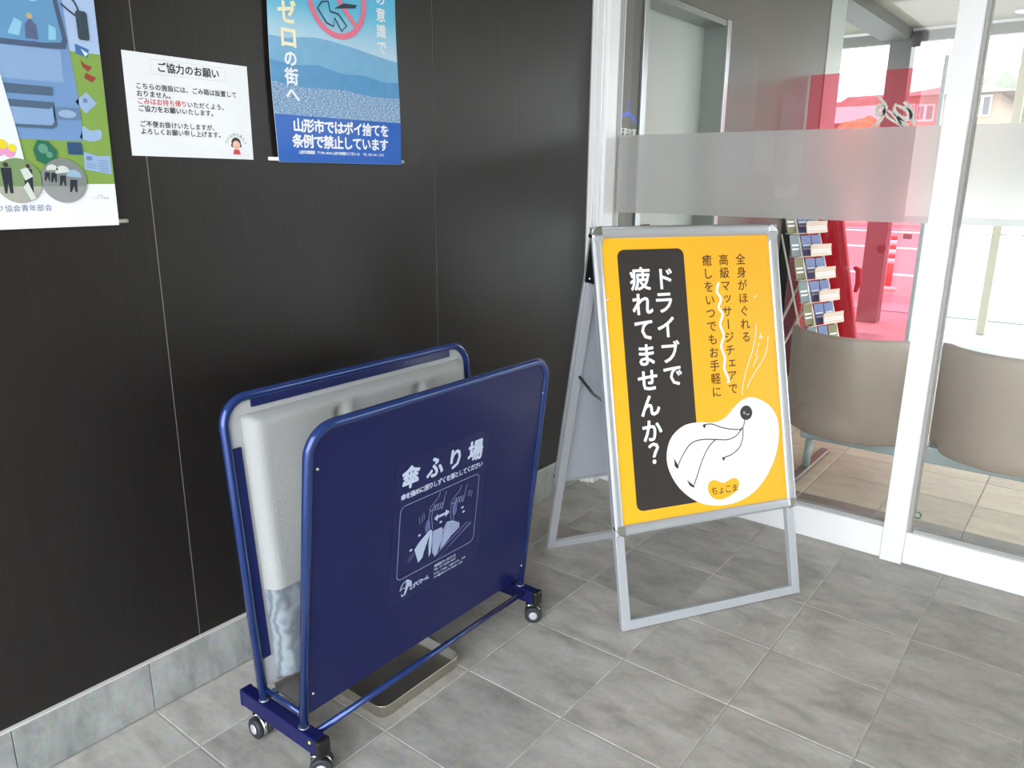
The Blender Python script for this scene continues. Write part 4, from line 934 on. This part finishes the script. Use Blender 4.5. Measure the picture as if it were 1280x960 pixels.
# beam seating with two tub backs
t = thing('beam_seating', 'taupe two-seat waiting bench on a pale steel beam, seen from behind through the glass', 'bench', (1.18, 0.66, 0))
M_TAUPE = mat('taupe_upholstery', (174, 158, 144), 0.55, var=0.04, scale=20)
M_BEAM = mat('pale_green_grey_steel', (168, 182, 182), 0.4, 0.2)
for xc in (0.885, 1.485):
    hw = 0.285; bm = BM(); nx, nz = 26, 8
    def yb_(x, z):
        k = (x - xc) / hw; return 0.70 - 0.165 * (1 - k * k) - 0.03 * (z - 0.2) / 0.46 + (0.05 * max(0, abs(k) - 0.75) / 0.25)
    # vertical profile of shell: outer, rounded top, inner
    prof = [(0.00, 0.205, 0.02), (0.0, 0.215, 0.0)] + [(0.0, 0.215 + 0.42 * j / nz, 0.0) for j in range(1, nz + 1)] + [(0, 0.648, 0.004), (0, 0.656, 0.014), (0, 0.657, 0.026), (0, 0.650, 0.038)] + [(0, 0.62 - 0.40 * j / 4, 0.045) for j in range(5)]
    rows = []
    for i in range(nx + 1):
        x = xc - hw + 2 * hw * i / nx; k = abs(x - xc) / hw
        rows.append([bm.verts.new((x, yb_(x, z) + o_, z - (0.012 * max(0, k - 0.85) / 0.15 if z > 0.5 else -0.012 * max(0, k - 0.8) / 0.2))) for _, z, o_ in prof])
    for A, B in zip(rows, rows[1:]):
        for j in range(len(prof) - 1): fa = bm.faces.new((A[j], B[j], B[j + 1], A[j + 1])); fa.smooth = True
        fa = bm.faces.new((A[-1], B[-1], B[0], A[0]))
    bm.faces.new(rows[0]); bm.faces.new(rows[-1][::-1]); bmesh.ops.recalc_face_normals(bm, faces=bm.faces)
    obj('backrest', bm, M_TAUPE, t)
    bm = BM(); pts = rrect(xc - 0.25, xc + 0.25, 0.64, 1.10, 0.08, 5)
    lo = [bm.verts.new((a, b, 0.33)) for a, b in pts]; hi = [bm.verts.new((a, b, 0.41)) for a, b in pts]; tp = [bm.verts.new((xc + (a - xc) * 0.94, 0.87 + (b - 0.87) * 0.94, 0.428)) for a, b in pts]
    n_ = len(pts)
    for A, B in ((lo, hi), (hi, tp)):
        for i in range(n_): bm.faces.new((A[i], A[(i + 1) % n_], B[(i + 1) % n_], B[i]))
    bm.faces.new(tp); bm.faces.new(lo[::-1]); obj('seat', bm, M_TAUPE, t)
    bm = BM(); box(bm, xc - 0.05, xc + 0.05, 0.68, 0.95, 0.22, 0.33); obj('seat_bracket', bm, M_BEAM, t)
part('beam', M_BEAM, t, (0.70, 1.86, 0.66, 0.74, 0.155, 0.225), bevel=0.006)
for lx in (0.735, 1.83):
    bm = BM(); tube(bm, [(lx, 0.70, 0.16), (lx, 0.68, 0.02)], 0.017, 12); obj('leg', bm, M_BEAM, t)
    bm = BM(); box(bm, lx - 0.022, lx + 0.022, 0.46, 0.98, 0.001, 0.022)
    o = obj('foot', bm, mat('foot_brown', (128, 112, 100), 0.4, 0.3), t, bevel=0.006)
part('power_box', M_RUBBER, t, (1.172, 1.196, 0.70, 0.72, 0.50, 0.53))

# red translucent screen with white script
M_RED = film('red_acrylic', (1.0, 0.30, 0.38), (0.85, 0.03, 0.06), 0.28)
t = thing('red_screen', 'red translucent upright screen with white script lettering, beyond the taupe bench', 'screen', (0.37, 2.45, 0))
rs_ = Sheet((0, 2.4485, 0), (1, 0, 0), (0, 0, 1))
bm = BM(); bm.faces.new([bm.verts.new(q) for q in ((0.008, 2.45, 0.015), (0.745, 2.45, 0.015), (0.745, 2.45, 1.905), (0.008, 2.45, 1.905))]); pn = obj('red_sheet', bm, M_RED, t)
part('edge_post', mat('pale_blue_grey_edge', (176, 190, 196), 0.4), t, (0.745, 0.768, 2.438, 2.462, 0.0, 1.96), bevel=0.003)
part('base_rail', M_ALUS, t, (0.008, 0.745, 2.438, 2.462, 0.0, 0.02))
def f(bm):
    def taper(p, w): q = spline(p, 6); n_ = len(q); rs_.stroke(bm, q, [w * 1.3 * (0.35 + 0.65 * math.sin(math.pi * (i + 1) / (n_ + 1))) for i in range(n_)], 0)
    taper([(0.412, 1.765), (0.440, 1.735), (0.466, 1.700), (0.460, 1.670), (0.435, 1.655), (0.418, 1.675), (0.424, 1.705), (0.446, 1.700), (0.462, 1.668), (0.490, 1.635), (0.560, 1.590)], 0.020)
    taper([(0.462, 1.655), (0.448, 1.630), (0.425, 1.600), (0.405, 1.575)], 0.020)
    taper([(0.475, 1.680), (0.510, 1.655), (0.545, 1.615), (0.565, 1.590)], 0.014)
    taper([(0.520, 1.715), (0.515, 1.680), (0.535, 1.650), (0.580, 1.625), (0.605, 1.640), (0.590, 1.670), (0.555, 1.690), (0.525, 1.705)], 0.022)
    taper([(0.560, 1.720), (0.585, 1.700), (0.612, 1.660), (0.618, 1.620), (0.640, 1.590)], 0.022)
    taper([(0.535, 1.640), (0.570, 1.605), (0.615, 1.575)], 0.018)
ink('script_lettering', rs_, f, mat('script_white', (255, 252, 246), 0.6), pn)
ink('round_sticker', rs_, lambda bm: rs_.disc(bm, (0.541, 0.868), 0.026, 0), mat('sticker_red', (196, 30, 52), 0.5), pn)
ink('square_sticker', rs_, lambda bm: rs_.rect(bm, 0.655, 0.705, 0.935, 0.965, 0), mat('sticker_red', (196, 30, 52), 0.5), pn)

# leaning dark board behind the screen
t = thing('display_board', 'dark red leaning board standing against the wall behind the red screen', 'board', (0.2, 2.9, 0))
bm = BM()
pts = [(0.012, 0.0), (0.41, 0.0), (0.352, 0.227), (0.178, 1.013), (0.11, 1.30), (0.012, 1.30)]
lo = [bm.verts.new((a, 2.88, b)) for a, b in pts]; hi = [bm.verts.new((a, 2.93, b)) for a, b in pts]
bm.faces.new(lo); bm.faces.new(hi[::-1])
for i in range(6): bm.faces.new((lo[i], hi[i], hi[(i + 1) % 6], lo[(i + 1) % 6]))
bmesh.ops.recalc_face_normals(bm, faces=bm.faces)
obj('board', bm, mat('dark_red_board', (150, 16, 30), 0.35), t)
bm = BM(); tube(bm, [(0.285, 2.905, 0.70), (0.315, 2.905, 0.68), (0.325, 2.905, 0.60), (0.31, 2.905, 0.53)], [0.012, 0.022, 0.022, 0.012], 12); obj('handle', bm, mat('dark_red_board', (150, 16, 30), 0.35), t)

# narrow black stand left of the leaflets
bm = BM(); box(bm, 0.008, 0.070, 2.20, 2.425, 0.0, 1.10); box(bm, 0.008, 0.09, 2.19, 2.43, 0.0, 0.03)
o = obj('black_stand', bm, M_BLACK, bevel=0.006); tag(o, 'narrow black upright stand against the inner wall behind the leaflet rack', 'stand')

# leaflet rack
t = thing('leaflet_rack', 'white easel leaflet rack with five tiers of leaflets before the red screen', 'rack', (0.25, 1.95, 0))
M_RK = mat('rack_ivory_enamel', (226, 226, 208), 0.4)
RW = Vector((0.3, 0.954, 0)); RN = Vector((0.954, -0.3, 0)); RP = Vector((0.224, 1.75, 1.056)); RD = Vector((0.160, 0.05, -0.600))
def rk(w, z, n=0.0): return RP + RD * ((1.056 - z) / 0.600) + RW * w + RN * n
for w_ in (0.0, 0.20):
    bm = BM(); tube(bm, [rk(w_, 1.16), rk(w_, 0.02)], 0.0095, 10); obj('pole', bm, M_RK, t)
    a_ = rk(w_, 0.76); b_ = Vector((0.045, a_.y - 0.02, 0.01))
    bm = BM(); tube(bm, [a_, b_], 0.008, 8); obj('rear_leg', bm, M_RK, t)
bm = BM(); tube(bm, [rk(-0.10, 0.98, -0.03), rk(-0.10, 0.35, -0.03)], 0.006, 8); obj('pole', bm, M_RK, t)
bm = BM(); tube(bm, [rk(-0.10, 1.14), rk(0.20, 1.14)], 0.009, 8); obj('top_bar', bm, M_RK, t)
lv = {'blue': mat('leaflet_blue', (84, 104, 150), 0.5), 'pink': mat('leaflet_pink', (206, 184, 168), 0.5), 'slate': mat('leaflet_slate', (104, 118, 122), 0.5), 'olive': mat('leaflet_olive', (110, 104, 60), 0.5)}
M_STRIPE = mat('leaflet_print_pale', (214, 220, 226), 0.5)
for k in range(6):
    z = 0.985 - 0.128 * k
    tname = ['top', 'second', 'third', 'fourth', 'fifth', 'lowest'][k]
    bm = BM(); tube(bm, [rk(-0.10, z, 0.0), rk(-0.10, z, 0.045), rk(0.20, z, 0.045), rk(0.20, z, 0.0)], 0.0035, 6); obj('holder_wire', bm, M_RK, t)
    specs = [('slate' if k % 2 else 'olive', -0.095, -0.012, 0.006, 0.016, 0.120, 'left'), ('blue', 0.010, 0.098, 0.006, 0.012, 0.112, 'middle'), ('blue', 0.104, 0.190, 0.007, 0.014, 0.112, 'right'), ('pink', 0.020, 0.215, 0.049, 0.062, 0.066, 'front')]
    if k == 5: specs = [('slate', -0.095, -0.012, 0.006, 0.016, 0.120, 'left'), ('blue', 0.010, 0.098, 0.006, 0.012, 0.112, 'middle'), ('olive', 0.104, 0.190, 0.007, 0.014, 0.112, 'right')]
    for cc, w0, w1, n0, n1, hh, pos in specs:
        bm = BM(); L_ = []
        for q, nn in ((0.003, n0), (0.6, n0 + (n1 - n0) * 0.35), (1.0, n1)):
            for ww in (w0, w1):
                for th in (0.0, 0.003): L_.append(bm.verts.new(rk(ww, z + hh * q, nn + th)))
        for a in (0, 4):
            A = L_[a:a + 8]
            for f_ in ((0, 2, 6, 4), (1, 5, 7, 3), (0, 4, 5, 1), (2, 3, 7, 6)): bm.faces.new([A[i_] for i_ in f_])
        bm.faces.new((L_[0], L_[1], L_[3], L_[2])); bm.faces.new((L_[8], L_[10], L_[11], L_[9]))
        for q in (0.30, 0.48): 
            v_ = [bm.verts.new(rk(ww, z + hh * (q + dq), n0 + (n1 - n0) * 0.35 * (q + dq) / 0.6 + 0.0036)) for ww, dq in ((w0 + 0.01, 0), (w1 - 0.01, 0), (w1 - 0.01, 0.08), (w0 + 0.01, 0.08))]
            fa = bm.faces.new(v_); fa.material_index = 1
        o = obj('leaflet', bm, [lv[cc], M_STRIPE])
        desc = {'blue': 'blue printed', 'pink': 'pale pink', 'slate': 'slate grey', 'olive': 'olive green'}[cc]
        where = {'left': 'in the left column', 'middle': 'in the middle column', 'right': 'in the right column', 'front': 'spread in front'}[pos]
        tag(o, '%s leaflet in %s tier of the white rack, %s' % (desc, tname, where), 'leaflet', 'leaflets in the white rack')

# small black speaker on the far column, ceiling light
bm = BM(); box(bm, 0.045, 0.115, 4.80, 4.86, 2.36, 2.48); o = obj('speaker', bm, M_BLACK, bevel=0.012); tag(o, 'small black box speaker high beside the far column', 'speaker')
t = thing('downlight', 'small round white downlight in the inner ceiling', 'light', (0.86, 4.55, 2.51))
bm = BM(); cyl(bm, (0.86, 4.55, 2.508), (0, 0, 1), 0.07, 0.012, 24); obj('rim', bm, M_WHITE, t)
bm = BM(); cyl(bm, (0.86, 4.55, 2.501), (0, 0, 1), 0.055, 0.004, 24); obj('lamp', bm, mat('lamp_glow', (255, 244, 225), 0.5, emit=(255, 240, 215), es=4), t)

# ============================================================ OUTSIDE
t = thing('delineator_post', 'red and white banded road delineator post standing by the roadside', 'road post', (-0.47, 7.6, -0.03))
M_ORR = mat('delineator_red', (226, 70, 50), 0.5)
bm = BM(); tube(bm, [(-0.47, 7.6, -0.03), (-0.47, 7.6, 0.0), (-0.47, 7.6, 0.02)], [0.10, 0.10, 0.045], 18); obj('base', bm, mat('base_pale', (200, 190, 180), 0.6), t)
for z0, z1, m_ in ((0.02, 0.30, M_ORR), (0.30, 0.36, M_LINE), (0.36, 0.41, M_ORR), (0.41, 0.47, M_LINE), (0.47, 0.52, M_ORR), (0.52, 0.58, M_LINE), (0.58, 0.63, M_ORR)):
    bm = BM(); cyl(bm, (-0.47, 7.6, (z0 + z1) / 2), (0, 0, 1), 0.038, z1 - z0, 16); obj('band' if z0 > 0.1 else 'tube', bm, m_, t)
# houses
def house(name_label, x0, x1, y0, y1, z1, rise, wall, roof, wins, eave=0.5):
    t = thing('house', name_label, 'house', ((x0 + x1) / 2, (y0 + y1) / 2, 0))
    part('wall', wall, t, (x0, x1, y0, y1, -0.03, z1))
    bm = BM(); a = [bm.verts.new(p) for p in ((x0 - eave, y0 - eave, z1), (x1 + eave, y0 - eave, z1), (x1 + eave, y1 + eave, z1), (x0 - eave, y1 + eave, z1))]
    r1 = bm.verts.new((x0 + (y1 - y0) * 0.35, (y0 + y1) / 2, z1 + rise)); r2 = bm.verts.new((x1 - (y1 - y0) * 0.35, (y0 + y1) / 2, z1 + rise))
    for f_ in ((a[0], a[1], r2, r1), (a[1], a[2], r2), (a[2], a[3], r1, r2), (a[3], a[0], r1), tuple(a[::-1])): bm.faces.new(f_)
    obj('roof', bm, roof, t)
    for (wx, wz, ww, wh) in wins:
        wnd = part('window', M_WHITE, t, (wx - ww / 2, wx + ww / 2, y0 - 0.05, y0 + 0.02, wz - wh / 2, wz + wh / 2))
        for s_ in (-1, 1):
            part('glass', mat('dark_window', (50, 50, 60), 0.2), wnd, (wx + (s_ - 1) * ww / 4 + 0.04, wx + (s_ + 1) * ww / 4 - 0.04, y0 - 0.07, y0 - 0.05, wz - wh / 2 + 0.05, wz + wh / 2 - 0.05))
M_HW = mat('house_cream', (138, 116, 98), 0.8); M_HR = mat('house_roof', (112, 92, 80), 0.8)
house('two-storey cream house with shallow tiled roof across the road', -4.35, -1.75, 25, 29, 3.80, 0.55, M_HW, M_HR, [(-3.70, 3.32, 0.5, 0.5), (-3.70, 1.9, 0.8, 0.6), (-4.1, 3.35, 0.2, 0.5), (-2.2, 3.45, 0.5, 0.6), (-2.2, 1.8, 0.8, 0.7)])
house('long low house with pale roof left of the cream house', -11.5, -5.2, 30, 34, 3.4, 0.8, mat('house_brown', (112, 90, 70), 0.8), mat('pale_roof', (158, 150, 142), 0.6), [(-8.6, 2.5, 1.0, 0.9), (-7.2, 2.5, 1.0, 0.9), (-5.9, 2.5, 0.7, 0.9)])
house('pale house with grey roof right of the cream house', 1.2, 6.0, 31, 35, 2.9, 0.8, mat('house_pale', (150, 145, 132), 0.8), mat('grey_roof', (100, 100, 98), 0.8), [(2.4, 2.0, 0.9, 0.7), (4.4, 2.0, 0.9, 0.7)])
bm = BM(); box(bm, -30, 30, 23.6, 23.8, -0.03, 1.1); o = obj('boundary_wall', bm, mat('wall_white', (190, 188, 180), 0.8)); tag(o, 'long low white wall along the far side of the road', 'wall')
# shrubs and trees
def crown(bm, c, r, sq=0.8, seed=0):
    rd = random.Random(seed)
    for k in range(9):
        a = rd.uniform(0, 6.28); q = rd.uniform(0, 0.6)
        cc = Vector(c) + Vector((math.cos(a) * r * q, math.sin(a) * r * q, rd.uniform(-0.3, 0.4) * r * sq)); rr_ = r * rd.uniform(0.42, 0.62)
        g = bmesh.ops.create_icosphere(bm, subdivisions=3, radius=rr_, matrix=Matrix.Translation(cc) @ Matrix.Diagonal((1, 1, sq, 1)))
        for v in g['verts']:
            v.co += (v.co - cc).normalized() * rr_ * rd.uniform(-0.16, 0.16)
M_LEAFO = mat('autumn_leaves', (138, 112, 60), 0.9, var=0.3, scale=3); M_LEAFG = mat('green_leaves', (62, 76, 48), 0.9, var=0.3, scale=3); M_TRUNK = mat('bark', (90, 72, 56), 0.9)
tr = [('round orange autumn shrub nearest the far column', -5.0, 21.5, 2.7, 1.0, M_LEAFO), ('round orange autumn shrub by the left edge of the far window', -7.6, 21.8, 2.9, 1.0, M_LEAFO),
      ('dark green garden tree behind the pale-roofed low house', -8.2, 40, 4.3, 1.6, M_LEAFG), ('small green tree between the low house and the cream house', -4.6, 38, 4.0, 1.1, M_LEAFG), ('broad green tree right behind the cream house', -2.0, 36, 4.4, 1.8, M_LEAFG), ('green garden tree beside the pale house', 0.3, 30, 2.6, 1.2, M_LEAFG)]
for i, (lb, x, y_, z, r_, m_) in enumerate(tr):
    t = thing('tree' if m_ is M_LEAFG else 'shrub', lb, 'tree' if m_ is M_LEAFG else 'shrub', (x, y_, -0.03))
    bm = BM(); crown(bm, (x, y_, z - r_ * 0.5), r_, 0.8, i); obj('crown', bm, m_, t)
    bm = BM(); tube(bm, [(x, y_, -0.03), (x, y_, z - r_ * 0.6)], [0.12, 0.06], 8); obj('trunk', bm, M_TRUNK, t)
# wooded hills
bm = BM(); nx = 180; rd = random.Random(3); rows = []
for j, (yy, k) in enumerate(((70, 0.0), (85, 0.55), (100, 0.85), (120, 1.0), (150, 0.6))):
    row = []
    for i in range(nx + 1):
        x = -70 + 120 * i / nx
        h = 11.6 + 0.5 * math.sin(x * 0.4) + 0.7 * math.sin(x * 0.9) + 3.6 / (1 + math.exp(-(x + 15) / 4.0)) + rd.uniform(-0.25, 0.25)
        row.append(bm.verts.new((x, yy + rd.uniform(-2, 2), -0.03 + h * k + (rd.uniform(-0.35, 0.35) if k else 0))))
    rows.append(row)
for A, B in zip(rows, rows[1:]):
    for i in range(nx): bm.faces.new((A[i], A[i + 1], B[i + 1], B[i]))
struct('hills', bm, mat('wooded_hill', (84, 86, 70), 0.95, var=0.35, scale=0.35))
